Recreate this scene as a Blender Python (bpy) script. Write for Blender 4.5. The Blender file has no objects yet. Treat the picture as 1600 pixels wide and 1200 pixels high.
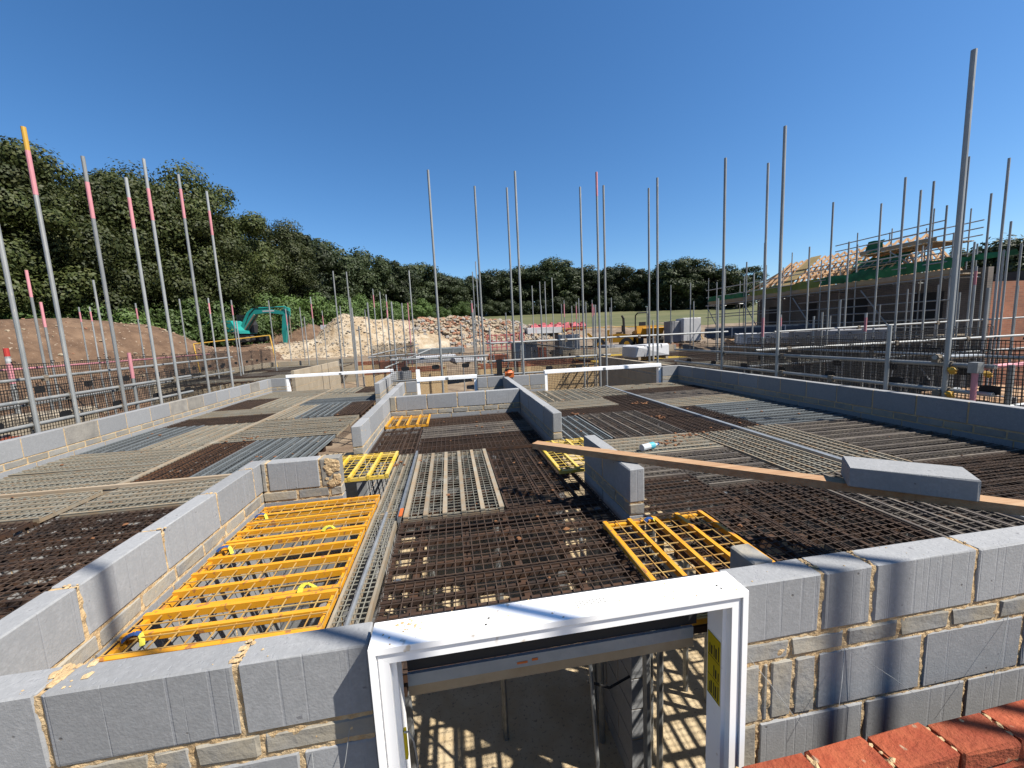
import bpy, math, random
from mathutils import Vector, Matrix, noise

random.seed(7)
R = math.radians
scene = bpy.context.scene
COL = scene.collection

# ------------------------------------------------------------------ camera
CAMZ = 3.112
cam_d = bpy.data.cameras.new('camera')
cam_d.sensor_width = 36.0
cam_d.lens = 36.0 * 624.07 / 1600.0
cam_d.clip_start = 0.05
cam_d.clip_end = 2000.0
cam = bpy.data.objects.new('camera', cam_d)
COL.objects.link(cam)
right = Vector((0.98689987, -0.1542609, -0.04724645))
down = Vector((-0.06555444, -0.11584013, -0.99110225))
fwd = Vector((0.14741529, 0.9812159, -0.1244351))
cam.matrix_world = Matrix(((right.x, -down.x, -fwd.x, 0.0), (right.y, -down.y, -fwd.y, 0.0),
                           (right.z, -down.z, -fwd.z, CAMZ), (0, 0, 0, 1)))
scene.camera = cam

# ------------------------------------------------------------------ sky and sun
SUN = Vector((0.875, -0.485, 1.27)).normalized()       # towards the sun
elev = math.asin(SUN.z)
world = bpy.data.worlds.new('World')
scene.world = world
world.use_nodes = True
wt = world.node_tree
bg = wt.nodes['Background']
sky = wt.nodes.new('ShaderNodeTexSky')
sky.sky_type = 'NISHITA'
sky.sun_disc = False
sky.sun_elevation = elev
sky.sun_rotation = math.atan2(SUN.x, SUN.y)
sky.altitude = 0
sky.air_density = 1.0
sky.dust_density = 0.4
sky.ozone_density = 6.0
bg.inputs[1].default_value = 0.067
hs_ = wt.nodes.new('ShaderNodeHueSaturation')
hs_.inputs['Saturation'].default_value = 1.17
wt.links.new(sky.outputs[0], hs_.inputs['Color'])
wt.links.new(hs_.outputs[0], bg.inputs[0])
sun_d = bpy.data.lights.new('sun', 'SUN')
sun_d.energy = 5.0
sun_d.angle = R(0.53)
sun_d.color = (1.0, 0.945, 0.86)
sun = bpy.data.objects.new('sun', sun_d)
sun.rotation_euler = SUN.to_track_quat('Z', 'Y').to_euler()
sun.location = (20, -12, 30)
COL.objects.link(sun)
scene.view_settings.view_transform = 'Standard'
scene.view_settings.look = 'None'
scene.view_settings.gamma = 1.0
scene.view_settings.exposure = 1.2
scene.view_settings.use_curve_mapping = False

# ------------------------------------------------------------------ helpers
class MB:
    def __init__(s):
        s.v = []; s.f = []; s.m = []
    def quad(s, a, b, c, d, mi=0):
        n = len(s.v); s.v += [tuple(a), tuple(b), tuple(c), tuple(d)]; s.f.append((n, n+1, n+2, n+3)); s.m.append(mi)
    def hexa(s, p, mi=0):
        n = len(s.v); s.v += [tuple(q) for q in p]
        for f in ((0, 3, 2, 1), (4, 5, 6, 7), (0, 1, 5, 4), (1, 2, 6, 5), (2, 3, 7, 6), (3, 0, 4, 7)):
            s.f.append(tuple(n+i for i in f)); s.m.append(mi)
    def box(s, x0, x1, y0, y1, z0, z1, mi=0):
        s.hexa([(x0, y0, z0), (x1, y0, z0), (x1, y1, z0), (x0, y1, z0), (x0, y0, z1), (x1, y0, z1), (x1, y1, z1), (x0, y1, z1)], mi)
    def bar(s, a, b, w, h, up=(0, 0, 1), mi=0):
        a = Vector(a); b = Vector(b); d = (b-a).normalized(); u = Vector(up)
        if abs(d.dot(u)) > 0.99: u = Vector((1, 0, 0))
        x = d.cross(u).normalized()*(w/2); u = x.cross(d).normalized()*(h/2)
        s.hexa([a-x-u, b-x-u, b+x-u, a+x-u, a-x+u, b-x+u, b+x+u, a+x+u], mi)
    def tube(s, a, b, r, n=8, r2=None, caps=True, mi=0):
        a = Vector(a); b = Vector(b); d = (b-a).normalized(); r2 = r if r2 is None else r2
        u = Vector((0, 0, 1)) if abs(d.z) < 0.95 else Vector((1, 0, 0))
        x = d.cross(u).normalized(); y = x.cross(d)
        k = len(s.v)
        for i in range(n):
            t = 2*math.pi*i/n; o = x*math.cos(t)+y*math.sin(t)
            s.v.append(tuple(a+o*r)); s.v.append(tuple(b+o*r2))
        for i in range(n):
            j = (i+1) % n
            s.f.append((k+2*i, k+2*i+1, k+2*j+1, k+2*j)); s.m.append(mi)
        if caps:
            s.f.append(tuple(k+2*i for i in range(n))); s.m.append(mi)
            s.f.append(tuple(k+2*i+1 for i in reversed(range(n)))); s.m.append(mi)
    def path(s, pts, r, n=6, mi=0):
        for a, b in zip(pts[:-1], pts[1:]): s.tube(a, b, r, n, mi=mi)
    def prism(s, pts, y0, y1, mi=0, axis='y'):
        n = len(pts); k = len(s.v)
        for yy in (y0, y1):
            for p in pts:
                s.v.append((p[0], yy, p[1]) if axis == 'y' else ((yy, p[0], p[1]) if axis == 'x' else (p[0], p[1], yy)))
        s.f.append(tuple(range(k, k+n))); s.m.append(mi)
        s.f.append(tuple(range(k+2*n-1, k+n-1, -1))); s.m.append(mi)
        for i in range(n):
            j = (i+1) % n; s.f.append((k+i, k+n+i, k+n+j, k+j)); s.m.append(mi)
    def lump(s, c, r, sq=1.0, mi=0, seed=0):
        rnd = random.Random(seed); k = len(s.v); c = Vector(c)
        rings = [(0.0, -1), (0.8, -0.5), (1.0, 0.1), (0.6, 0.75)]
        for rr, zz in rings[1:]:
            for i in range(5):
                t = 2*math.pi*(i+rnd.random()*0.6)/5; q = r*(0.75+0.5*rnd.random())
                s.v.append((c.x+math.cos(t)*rr*q, c.y+math.sin(t)*rr*q, c.z+zz*q*sq))
        s.v.append((c.x, c.y, c.z-r*sq)); s.v.append((c.x, c.y, c.z+r*sq*rnd.uniform(0.7, 1.1)))
        for a in range(2):
            for i in range(5):
                j = (i+1) % 5; s.f.append((k+a*5+i, k+a*5+j, k+a*5+5+j, k+a*5+5+i)); s.m.append(mi)
        for i in range(5):
            j = (i+1) % 5
            s.f.append((k+15, k+j, k+i)); s.m.append(mi); s.f.append((k+10+i, k+10+j, k+16)); s.m.append(mi)
    def mesh(s, name, mats, off=(0, 0, 0), smooth=False):
        me = bpy.data.meshes.new(name)
        o = off
        me.from_pydata([(p[0]-o[0], p[1]-o[1], p[2]-o[2]) for p in s.v], [], s.f)
        if not isinstance(mats, (list, tuple)): mats = [mats]
        for m in mats: me.materials.append(M[m])
        if len(mats) > 1: me.polygons.foreach_set('material_index', s.m)
        if smooth: me.polygons.foreach_set('use_smooth', [True]*len(me.polygons))
        me.update()
        return me
    def build(s, name, mats, parent=None, smooth=False, off=None):
        if off is None: off = parent.location if parent is not None else (0, 0, 0)
        return link(name, s.mesh(name, mats, off, smooth), parent)

def link(name, me, parent=None, loc=(0, 0, 0), rot=(0, 0, 0)):
    o = bpy.data.objects.new(name, me); COL.objects.link(o)
    if parent is not None: o.parent = parent
    o.location = loc; o.rotation_euler = rot
    return o
def tag(o, label=None, cat=None, group=None, kind=None):
    if label: o['label'] = label
    if cat: o['category'] = cat
    if group: o['group'] = group
    if kind: o['kind'] = kind
    return o
def thing(name, label, cat, loc=(0, 0, 0), group=None, rz=0.0):
    o = bpy.data.objects.new(name, None); COL.objects.link(o)
    o.location = loc; o.rotation_euler = (0, 0, rz); o.empty_display_size = 0.1
    return tag(o, label, cat, group)
ORD = ['first', 'second', 'third', 'fourth', 'fifth', 'sixth', 'seventh', 'eighth', 'ninth', 'tenth', 'eleventh', 'twelfth',
       'thirteenth', 'fourteenth', 'fifteenth', 'sixteenth', 'seventeenth', 'eighteenth', 'nineteenth', 'twentieth']
def nz(p, s=1.0, oct=4):
    return noise.fractal(Vector(p)*s, 1.0, 2.0, oct)

# ------------------------------------------------------------------ materials
M = {}
KEEP = {'mortar': 1.02, 'truss_timber': 1.05, 'chalk': 0.72, 'rock_pale': 0.7, 'earth': 0.9, 'white_plastic': 0.95, 'block': 0.86, 'block_stained': 0.8, 'cut_block': 0.8, 'slab': 0.95, 'red_brick': 0.72, 'rust': 0.33, 'rust_wire': 0.40, 'slate_steel': 0.62, 'slate_wire': 0.36, 'taupe_steel': 0.5, 'taupe_wire': 0.36, 'buff_steel': 0.68, 'buff_wire': 0.6, 'yellow_steel': 0.98, 'lemon_steel': 0.95, 'pole_metal': 0.8, 'wall_render': 0.5, 'rust_orange': 0.55, 'net_green': 0.9, 'teal_paint': 0.95}
def material(name, col, rough=0.8, metal=0.0, var=None, vscale=4.0, bump=0.0, bscale=30.0, stretch=(1, 1, 1), speck=None,
             coord='Object', rand=0.0, detail=5.0, spec=0.3, rndoff=True, contrast=(0.35, 0.65), bdist=0.01):
    k = KEEP.get(name, 0.76)*(1.0 if name == 'white_plastic' else 0.70); col = tuple(q*k for q in col)
    if var: var = [(tuple(q*k for q in c_), s_) for c_, s_ in var]
    if speck: speck = (tuple(q*k for q in speck[0]), speck[1], speck[2])
    m = bpy.data.materials.new(name); m.use_nodes = True; M[name] = m
    t = m.node_tree; N = t.nodes; L = t.links; b = N['Principled BSDF']
    b.inputs['Roughness'].default_value = rough; b.inputs['Metallic'].default_value = metal
    b.inputs['Specular IOR Level'].default_value = spec
    tc = N.new('ShaderNodeTexCoord'); mp = N.new('ShaderNodeMapping'); mp.inputs['Scale'].default_value = stretch
    oi = N.new('ShaderNodeObjectInfo')
    if rndoff:
        mul = N.new('ShaderNodeMath'); mul.operation = 'MULTIPLY'; mul.inputs[1].default_value = 37.0
        L.new(oi.outputs['Random'], mul.inputs[0]); L.new(mul.outputs[0], mp.inputs['Location'])
    L.new(tc.outputs[coord], mp.inputs['Vector'])
    rgb = N.new('ShaderNodeRGB'); rgb.outputs[0].default_value = (*col, 1); out = rgb.outputs[0]
    def mix(fac, a, c2, mode='MIX'):
        x = N.new('ShaderNodeMix'); x.data_type = 'RGBA'; x.blend_type = mode
        if isinstance(fac, float): x.inputs[0].default_value = fac
        else: L.new(fac, x.inputs[0])
        L.new(a, x.inputs[6])
        if isinstance(c2, tuple): x.inputs[7].default_value = (*c2, 1)
        else: L.new(c2, x.inputs[7])
        return x.outputs[2]
    def noi(scale, det=detail, lo=contrast[0], hi=contrast[1], rough_=0.6):
        n = N.new('ShaderNodeTexNoise'); n.inputs['Scale'].default_value = scale; n.inputs['Detail'].default_value = det
        n.inputs['Roughness'].default_value = rough_
        L.new(mp.outputs[0], n.inputs['Vector'])
        r = N.new('ShaderNodeMapRange'); r.inputs[1].default_value = lo; r.inputs[2].default_value = hi; r.clamp = True
        L.new(n.outputs['Fac'], r.inputs[0]); return r.outputs[0], n.outputs['Fac']
    if var:
        for k, (c2, sc) in enumerate(var):
            f, _ = noi(sc); out = mix(f, out, c2)
    if speck:
        c2, sc, th = speck
        f, _ = noi(sc, 2.0, th, th+0.06); out = mix(f, out, c2)
    if rand:
        mr = N.new('ShaderNodeMapRange'); mr.inputs[3].default_value = 1-rand; mr.inputs[4].default_value = 1+rand
        L.new(oi.outputs['Random'], mr.inputs[0])
        hv = N.new('ShaderNodeHueSaturation'); L.new(mr.outputs[0], hv.inputs['Value']); L.new(out, hv.inputs['Color']); out = hv.outputs[0]
    L.new(out, b.inputs['Base Color'])
    if bump:
        _, raw = noi(bscale)
        bp = N.new('ShaderNodeBump'); bp.inputs['Strength'].default_value = bump; bp.inputs['Distance'].default_value = bdist
        L.new(raw, bp.inputs['Height']); L.new(bp.outputs[0], b.inputs['Normal'])
    m['_out'] = 0
    return m

material('soil', (0.27, 0.20, 0.13), 0.95, var=[((0.38, 0.30, 0.21), 0.25), ((0.19, 0.13, 0.085), 0.9)], bump=0.6, bscale=3.0, bdist=0.15, rndoff=False)
material('earth', (0.165, 0.098, 0.058), 0.95, var=[((0.225, 0.145, 0.09), 0.5), ((0.105, 0.062, 0.037), 1.6)], speck=((0.34, 0.27, 0.20), 7.0, 0.66), bump=0.8, bscale=4.0, bdist=0.2, rndoff=False)
material('chalk', (0.60, 0.49, 0.345), 0.95, var=[((0.70, 0.61, 0.47), 0.6), ((0.44, 0.32, 0.19), 1.1)], bump=0.8, bscale=4.0, bdist=0.2, rndoff=False)
material('rubble_soil', (0.46, 0.35, 0.24), 0.95, var=[((0.38, 0.22, 0.14), 0.35), ((0.54, 0.45, 0.33), 0.8)], bump=0.8, bscale=5.0, bdist=0.2, rndoff=False)
material('rock_pale', (0.56, 0.455, 0.32), 0.95, var=[((0.42, 0.33, 0.23), 1.0)], rndoff=False)
material('rock_brick', (0.38, 0.17, 0.10), 0.95, var=[((0.42, 0.24, 0.15), 1.0)], rndoff=False)
material('rock_grey', (0.30, 0.28, 0.26), 0.95, var=[((0.40, 0.36, 0.31), 1.0)], rndoff=False)
material('grassland', (0.135, 0.14, 0.058), 0.95, var=[((0.20, 0.185, 0.085), 0.05), ((0.10, 0.115, 0.042), 0.25)], bump=0.5, bscale=2.0, bdist=0.2, stretch=(0.35, 1, 1), rndoff=False)
material('slab', (0.52, 0.40, 0.24), 0.9, var=[((0.42, 0.31, 0.17), 1.4), ((0.56, 0.45, 0.29), 5.0)], speck=((0.30, 0.24, 0.16), 38.0, 0.60), bump=0.25, bscale=60, rndoff=False)
material('block', (0.335, 0.346, 0.355), 0.92, var=[((0.285, 0.292, 0.297), 2.2), ((0.37, 0.375, 0.38), 26.0), ((0.30, 0.305, 0.31), 75.0)], bump=0.45, bscale=120.0, bdist=0.0025, rand=0.13, speck=((0.20, 0.20, 0.21), 26.0, 0.70))
material('block_stained', (0.30, 0.28, 0.25), 0.92, var=[((0.25, 0.235, 0.21), 3.0), ((0.37, 0.345, 0.30), 8.0)], bump=0.5, bscale=60.0, rand=0.1)
material('cut_block', (0.34, 0.338, 0.325), 0.95, var=[((0.27, 0.268, 0.258), 14.0), ((0.42, 0.375, 0.29), 6.0)], bump=0.7, bscale=45.0, rand=0.15, bdist=0.005)
material('block_buff', (0.50, 0.42, 0.31), 0.92, var=[((0.43, 0.36, 0.26), 3.0)], rand=0.12)
material('mortar', (0.56, 0.40, 0.215), 0.97, var=[((0.64, 0.49, 0.29), 9.0), ((0.44, 0.30, 0.155), 21.0)], bump=0.9, bscale=70.0, rndoff=False)
material('red_brick', (0.42, 0.080, 0.030), 0.9, var=[((0.28, 0.048, 0.022), 6.0), ((0.48, 0.12, 0.05), 16.0)], bump=1.0, bscale=55.0, rand=0.15, speck=((0.50, 0.36, 0.24), 20.0, 0.68))
material('orange_brick', (0.36, 0.13, 0.07), 0.9, var=[((0.28, 0.09, 0.05), 2.0)], rand=0.15)
material('white_plastic', (0.80, 0.80, 0.80), 0.38, spec=0.5, var=[((0.74, 0.735, 0.72), 3.0)], speck=((0.50, 0.44, 0.36), 20.0, 0.69))
material('galvanised', (0.42, 0.44, 0.45), 0.42, metal=0.55, var=[((0.31, 0.33, 0.34), 6.0), ((0.50, 0.51, 0.50), 18.0)], rand=0.12, spec=0.5)
material('pole_metal', (0.40, 0.42, 0.42), 0.5, metal=0.35, var=[((0.30, 0.31, 0.30), 3.0), ((0.46, 0.46, 0.44), 9.0)], rand=0.2, stretch=(1, 1, 0.3), spec=0.5, speck=((0.62, 0.58, 0.50), 30.0, 0.66))
material('pole_pink', (0.78, 0.33, 0.37), 0.65, var=[((0.66, 0.27, 0.30), 4.0)], rand=0.15)
material('pole_yellow', (0.72, 0.42, 0.06), 0.6)
material('pole_red', (0.55, 0.05, 0.04), 0.6)
material('lintel_steel', (0.40, 0.46, 0.52), 0.45, metal=0.4, var=[((0.30, 0.36, 0.42), 6.0)], bump=0.2)
material('lintel_stained', (0.46, 0.36, 0.23), 0.7, var=[((0.36, 0.26, 0.15), 8.0)])
material('rust', (0.105, 0.064, 0.045), 0.85, metal=0.0, var=[((0.075, 0.05, 0.04), 5.0), ((0.19, 0.088, 0.042), 14.0)], rand=0.25, bump=0.2)
material('rust_wire', (0.115, 0.08, 0.062), 0.8, var=[((0.08, 0.056, 0.045), 3.0), ((0.19, 0.12, 0.08), 9.0)], rand=0.3)
material('rust_orange', (0.33, 0.15, 0.06), 0.85, var=[((0.21, 0.09, 0.04), 7.0)], rand=0.2)
material('buff_steel', (0.45, 0.42, 0.34), 0.8, var=[((0.36, 0.325, 0.25), 4.0), ((0.42, 0.30, 0.18), 11.0)], rand=0.15)
material('buff_wire', (0.44, 0.43, 0.36), 0.8, var=[((0.34, 0.32, 0.25), 3.0)], rand=0.18)
material('slate_steel', (0.27, 0.30, 0.31), 0.65, var=[((0.20, 0.225, 0.235), 5.0)], rand=0.2)
material('slate_wire', (0.25, 0.28, 0.29), 0.65, var=[((0.32, 0.34, 0.34), 5.0)], rand=0.2)
material('taupe_steel', (0.22, 0.185, 0.165), 0.8, var=[((0.14, 0.115, 0.105), 4.0), ((0.34, 0.29, 0.23), 9.0)], rand=0.2)
material('taupe_wire', (0.22, 0.19, 0.17), 0.8, var=[((0.15, 0.125, 0.115), 3.0), ((0.36, 0.31, 0.25), 7.0)], rand=0.2)
material('yellow_steel', (0.72, 0.32, 0.004), 0.55, var=[((0.66, 0.27, 0.005), 3.0), ((0.70, 0.33, 0.02), 7.0)], speck=((0.36, 0.15, 0.045), 22.0, 0.60), spec=0.5)
material('yellow_wire', (0.66, 0.45, 0.16), 0.6, var=[((0.50, 0.26, 0.06), 9.0)])
material('lemon_steel', (0.80, 0.52, 0.02), 0.55, var=[((0.72, 0.46, 0.02), 3.0), ((0.66, 0.50, 0.16), 8.0)], speck=((0.42, 0.22, 0.05), 16.0, 0.62), spec=0.5)
material('timber', (0.50, 0.29, 0.15), 0.8, var=[((0.42, 0.22, 0.105), 2.5), ((0.57, 0.37, 0.21), 6.0)], stretch=(0.25, 6, 6), bump=0.3, bscale=20)
material('truss_timber', (0.66, 0.41, 0.22), 0.8, rand=0.15)
material('osb', (0.62, 0.46, 0.20), 0.85, var=[((0.52, 0.36, 0.14), 3.0)])
material('black_plastic', (0.012, 0.012, 0.013), 0.55, spec=0.3)
material('net_black', (0.018, 0.017, 0.017), 0.7)
material('net_green', (0.03, 0.20, 0.085), 0.8, var=[((0.05, 0.27, 0.10), 0.8), ((0.02, 0.11, 0.05), 2.0)], rndoff=False)
material('net_olive', (0.33, 0.36, 0.09), 0.8, var=[((0.22, 0.27, 0.06), 1.5)], rndoff=False)
material('teal_paint', (0.015, 0.30, 0.26), 0.45, spec=0.5, var=[((0.02, 0.24, 0.21), 1.0)])
material('dark_machine', (0.03, 0.03, 0.032), 0.7)
material('mud_steel', (0.22, 0.18, 0.135), 0.8, var=[((0.30, 0.25, 0.19), 3.0)])
material('glass_dark', (0.02, 0.025, 0.03), 0.08, spec=0.8)
material('machine_yellow', (0.66, 0.33, 0.02), 0.5)
material('white_wrap', (0.72, 0.72, 0.72), 0.5, var=[((0.62, 0.62, 0.63), 2.0)], bump=0.4, bscale=8)
material('grey_wrap', (0.36, 0.36, 0.37), 0.5, var=[((0.26, 0.26, 0.27), 2.0)], bump=0.4, bscale=8)
material('pink_bag', (0.52, 0.10, 0.12), 0.8, var=[((0.60, 0.17, 0.18), 2.0)], bump=0.6, bscale=6)
material('blue_paint', (0.03, 0.12, 0.30), 0.6)
material('navy', (0.02, 0.035, 0.07), 0.6, var=[((0.05, 0.08, 0.12), 2.0)])
material('strap_blue', (0.03, 0.09, 0.28), 0.7)
material('strap_yellow', (0.66, 0.62, 0.06), 0.7)
material('sticker', (0.72, 0.55, 0.0), 0.6)
material('ink', (0.05, 0.045, 0.03), 0.8)
material('orange_plastic', (0.70, 0.16, 0.03), 0.5)
material('water_bottle', (0.70, 0.74, 0.76), 0.1, spec=0.6)
material('cyan_label', (0.10, 0.48, 0.60), 0.5)
material('bark', (0.085, 0.062, 0.042), 0.95, var=[((0.12, 0.10, 0.08), 3.0)], bump=0.5, bscale=12)
material('wall_render', (0.30, 0.26, 0.23), 0.9, var=[((0.25, 0.215, 0.19), 0.5)])
material('board_buff', (0.52, 0.42, 0.30), 0.85, var=[((0.44, 0.34, 0.23), 2.0)])

def brickwork(name, c1, c2, mo):
    m = bpy.data.materials.new(name); m.use_nodes = True; M[name] = m
    t = m.node_tree; N = t.nodes; L = t.links; b = N['Principled BSDF']; b.inputs['Roughness'].default_value = 0.95
    tc = N.new('ShaderNodeTexCoord'); sp = N.new('ShaderNodeSeparateXYZ'); cb = N.new('ShaderNodeCombineXYZ'); ad = N.new('ShaderNodeMath')
    L.new(tc.outputs['Object'], sp.inputs[0]); L.new(sp.outputs[0], ad.inputs[0]); L.new(sp.outputs[1], ad.inputs[1]); L.new(ad.outputs[0], cb.inputs[0]); L.new(sp.outputs[2], cb.inputs[1])
    br = N.new('ShaderNodeTexBrick'); br.inputs['Scale'].default_value = 1.0; br.inputs['Brick Width'].default_value = 0.225; br.inputs['Row Height'].default_value = 0.075
    br.inputs['Mortar Size'].default_value = 0.008; br.inputs['Color1'].default_value = (*c1, 1); br.inputs['Color2'].default_value = (*c2, 1); br.inputs['Mortar'].default_value = (*mo, 1)
    L.new(cb.outputs[0], br.inputs['Vector'])
    n = N.new('ShaderNodeTexNoise'); n.inputs['Scale'].default_value = 0.9; n.inputs['Detail'].default_value = 6; L.new(tc.outputs['Object'], n.inputs['Vector'])
    r = N.new('ShaderNodeMapRange'); r.inputs[1].default_value = 0.3; r.inputs[2].default_value = 0.7; r.inputs[3].default_value = 0.65; r.inputs[4].default_value = 1.25; L.new(n.outputs[0], r.inputs[0])
    hv = N.new('ShaderNodeHueSaturation'); L.new(br.outputs[0], hv.inputs['Color']); L.new(r.outputs[0], hv.inputs['Value']); L.new(hv.outputs[0], b.inputs['Base Color'])
brickwork('far_brick', (0.22, 0.075, 0.034), (0.16, 0.05, 0.024), (0.17, 0.10, 0.06))
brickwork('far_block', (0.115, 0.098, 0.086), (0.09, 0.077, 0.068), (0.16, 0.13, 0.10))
def leaf_material(name, c1, c2, c3):
    m = bpy.data.materials.new(name); m.use_nodes = True; M[name] = m
    t = m.node_tree; N = t.nodes; L = t.links; b = N['Principled BSDF']
    b.inputs['Roughness'].default_value = 0.6; b.inputs['Specular IOR Level'].default_value = 0.25
    g = N.new('ShaderNodeNewGeometry'); oi = N.new('ShaderNodeObjectInfo')
    r = N.new('ShaderNodeValToRGB'); r.color_ramp.elements[0].color = (*c1, 1); r.color_ramp.elements[1].color = (*c3, 1)
    e = r.color_ramp.elements.new(0.55); e.color = (*c2, 1)
    L.new(g.outputs['Random Per Island'], r.inputs[0])
    mr = N.new('ShaderNodeMapRange'); mr.inputs[3].default_value = 0.62; mr.inputs[4].default_value = 1.15
    L.new(oi.outputs['Random'], mr.inputs[0])
    hv = N.new('ShaderNodeHueSaturation'); L.new(r.outputs[0], hv.inputs['Color']); L.new(mr.outputs[0], hv.inputs['Value'])
    L.new(hv.outputs[0], b.inputs['Base Color'])
    tr = N.new('ShaderNodeBsdfTranslucent'); L.new(hv.outputs[0], tr.inputs['Color'])
    mx = N.new('ShaderNodeMixShader'); mx.inputs[0].default_value = 0.22
    L.new(b.outputs[0], mx.inputs[1]); L.new(tr.outputs[0], mx.inputs[2]); L.new(mx.outputs[0], N['Material Output'].inputs[0])
leaf_material('leaf_wood', (0.028, 0.040, 0.009), (0.040, 0.052, 0.012), (0.060, 0.066, 0.018))
leaf_material('leaf_dark', (0.020, 0.030, 0.010), (0.028, 0.040, 0.014), (0.042, 0.054, 0.020))
leaf_material('leaf_hedge', (0.042, 0.074, 0.016), (0.060, 0.100, 0.022), (0.084, 0.125, 0.036))

# vertical scoring and pits on the near blocks
def scored_block(name, base):
    m = M[base].copy(); m.name = name; M[name] = m
    t = m.node_tree; N = t.nodes; L = t.links; b = N['Principled BSDF']
    tc = N.new('ShaderNodeTexCoord'); oi = N.new('ShaderNodeObjectInfo'); mp = N.new('ShaderNodeMapping')
    mp.inputs['Scale'].default_value = (75, 75, 0.4)
    mul = N.new('ShaderNodeMath'); mul.operation = 'MULTIPLY'; mul.inputs[1].default_value = 91.0
    L.new(oi.outputs['Random'], mul.inputs[0]); L.new(mul.outputs[0], mp.inputs['Location']); L.new(tc.outputs['Object'], mp.inputs[0])
    n = N.new('ShaderNodeTexNoise'); n.inputs['Scale'].default_value = 1.0; n.inputs['Detail'].default_value = 1.0
    L.new(mp.outputs[0], n.inputs['Vector'])
    r = N.new('ShaderNodeMapRange'); r.inputs[1].default_value = 0.63; r.inputs[2].default_value = 0.69; L.new(n.outputs[0], r.inputs[0])
    v = N.new('ShaderNodeTexVoronoi'); v.inputs['Scale'].default_value = 17.0; L.new(tc.outputs['Object'], v.inputs['Vector'])
    ofs = N.new('ShaderNodeVectorMath'); ofs.operation = 'ADD'; L.new(tc.outputs['Object'], ofs.inputs[0]); L.new(mul.outputs[0], ofs.inputs[1]); L.new(ofs.outputs[0], v.inputs['Vector'])
    pr = N.new('ShaderNodeMapRange'); pr.inputs[1].default_value = 0.10; pr.inputs[2].default_value = 0.05; L.new(v.outputs['Distance'], pr.inputs[0])
    wn = N.new('ShaderNodeMath'); wn.operation = 'GREATER_THAN'; wn.inputs[1].default_value = 0.62
    sep = N.new('ShaderNodeSeparateColor'); L.new(v.outputs['Color'], sep.inputs[0]); L.new(sep.outputs[0], wn.inputs[0])
    pit = N.new('ShaderNodeMath'); pit.operation = 'MULTIPLY'; L.new(pr.outputs[0], pit.inputs[0]); L.new(wn.outputs[0], pit.inputs[1])
    old = b.inputs['Base Color'].links[0].from_socket
    x = N.new('ShaderNodeMix'); x.data_type = 'RGBA'; L.new(r.outputs[0], x.inputs[0]); L.new(old, x.inputs[6]); x.inputs[7].default_value = (0.20, 0.205, 0.215, 1)
    fac = N.new('ShaderNodeMath'); fac.operation = 'MULTIPLY'; fac.inputs[1].default_value = 0.55; L.new(r.outputs[0], fac.inputs[0]); L.new(fac.outputs[0], x.inputs[0])
    y = N.new('ShaderNodeMix'); y.data_type = 'RGBA'; L.new(pit.outputs[0], y.inputs[0]); L.new(x.outputs[2], y.inputs[6]); y.inputs[7].default_value = (0.10, 0.095, 0.09, 1)
    L.new(y.outputs[2], b.inputs['Base Color'])
    h = N.new('ShaderNodeMath'); h.operation = 'ADD'; L.new(r.outputs[0], h.inputs[0]); L.new(pit.outputs[0], h.inputs[1])
    oldn = b.inputs['Normal'].links[0].from_socket
    bp = N.new('ShaderNodeBump'); bp.invert = True; bp.inputs['Strength'].default_value = 0.5; bp.inputs['Distance'].default_value = 0.0016
    L.new(h.outputs[0], bp.inputs['Height']); L.new(oldn, bp.inputs['Normal']); L.new(bp.outputs[0], b.inputs['Normal'])
scored_block('block_scored', 'block')

# ------------------------------------------------------------------ terrain
def sstep(a, b, x):
    t = min(1.0, max(0.0, (x-a)/(b-a))); return t*t*(3-2*t)
def ground_h(x, y):
    h = -0.15 + 2.2*sstep(11, 33, y) + 1.1*sstep(33, 57, y)
    if y > 56: h += (y-56)*0.084
    if y > 160: h -= (y-160)*0.05
    return h
def sheet(name, xs, ys, hf, mat, kind='structure', smooth=True):
    mb = MB(); nx = len(xs)
    for y in ys:
        for x in xs: mb.v.append((x, y, hf(x, y)))
    for j in range(len(ys)-1):
        for i in range(nx-1):
            a = j*nx+i; mb.f.append((a, a+1, a+nx+1, a+nx)); mb.m.append(0)
    o = mb.build(name, mat, smooth=smooth); tag(o, kind=kind); return o
def lin(a, b, n): return [a+(b-a)*i/n for i in range(n+1)]
sheet('ground', lin(-600, -60, 8)[:-1]+lin(-60, 80, 90)+lin(80, 700, 8)[1:], lin(-300, -10, 6)[:-1]+lin(-10, 70, 80)+lin(70, 900, 30)[1:],
      lambda x, y: ground_h(x, y)+(0.18*nz((x, y, 0), 0.22) if 11 < y < 70 else 0.0) - (0.5 if y > 62 else 0), 'soil')
def fld(x, y): return ground_h(x, y)+0.25*nz((x, y, 3), 0.05, 2)+0.12*nz((x, y, 9), 0.4, 2)
sheet('field', lin(-600, -30, 10)[:-1]+lin(-30, 150, 90)+lin(150, 700, 8)[1:], [54]+lin(56, 140, 60)+lin(140, 900, 20)[1:],
      lambda x, y: fld(x, y)+(0.12 if y > 55 else -0.8), 'grassland')
# ground floor slab of the house
mb = MB(); mb.box(-5.1, 5.3, 0.75, 11.6, -0.25, 0.0); tag(mb.build('floor_slab', 'slab'), kind='structure')

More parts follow.
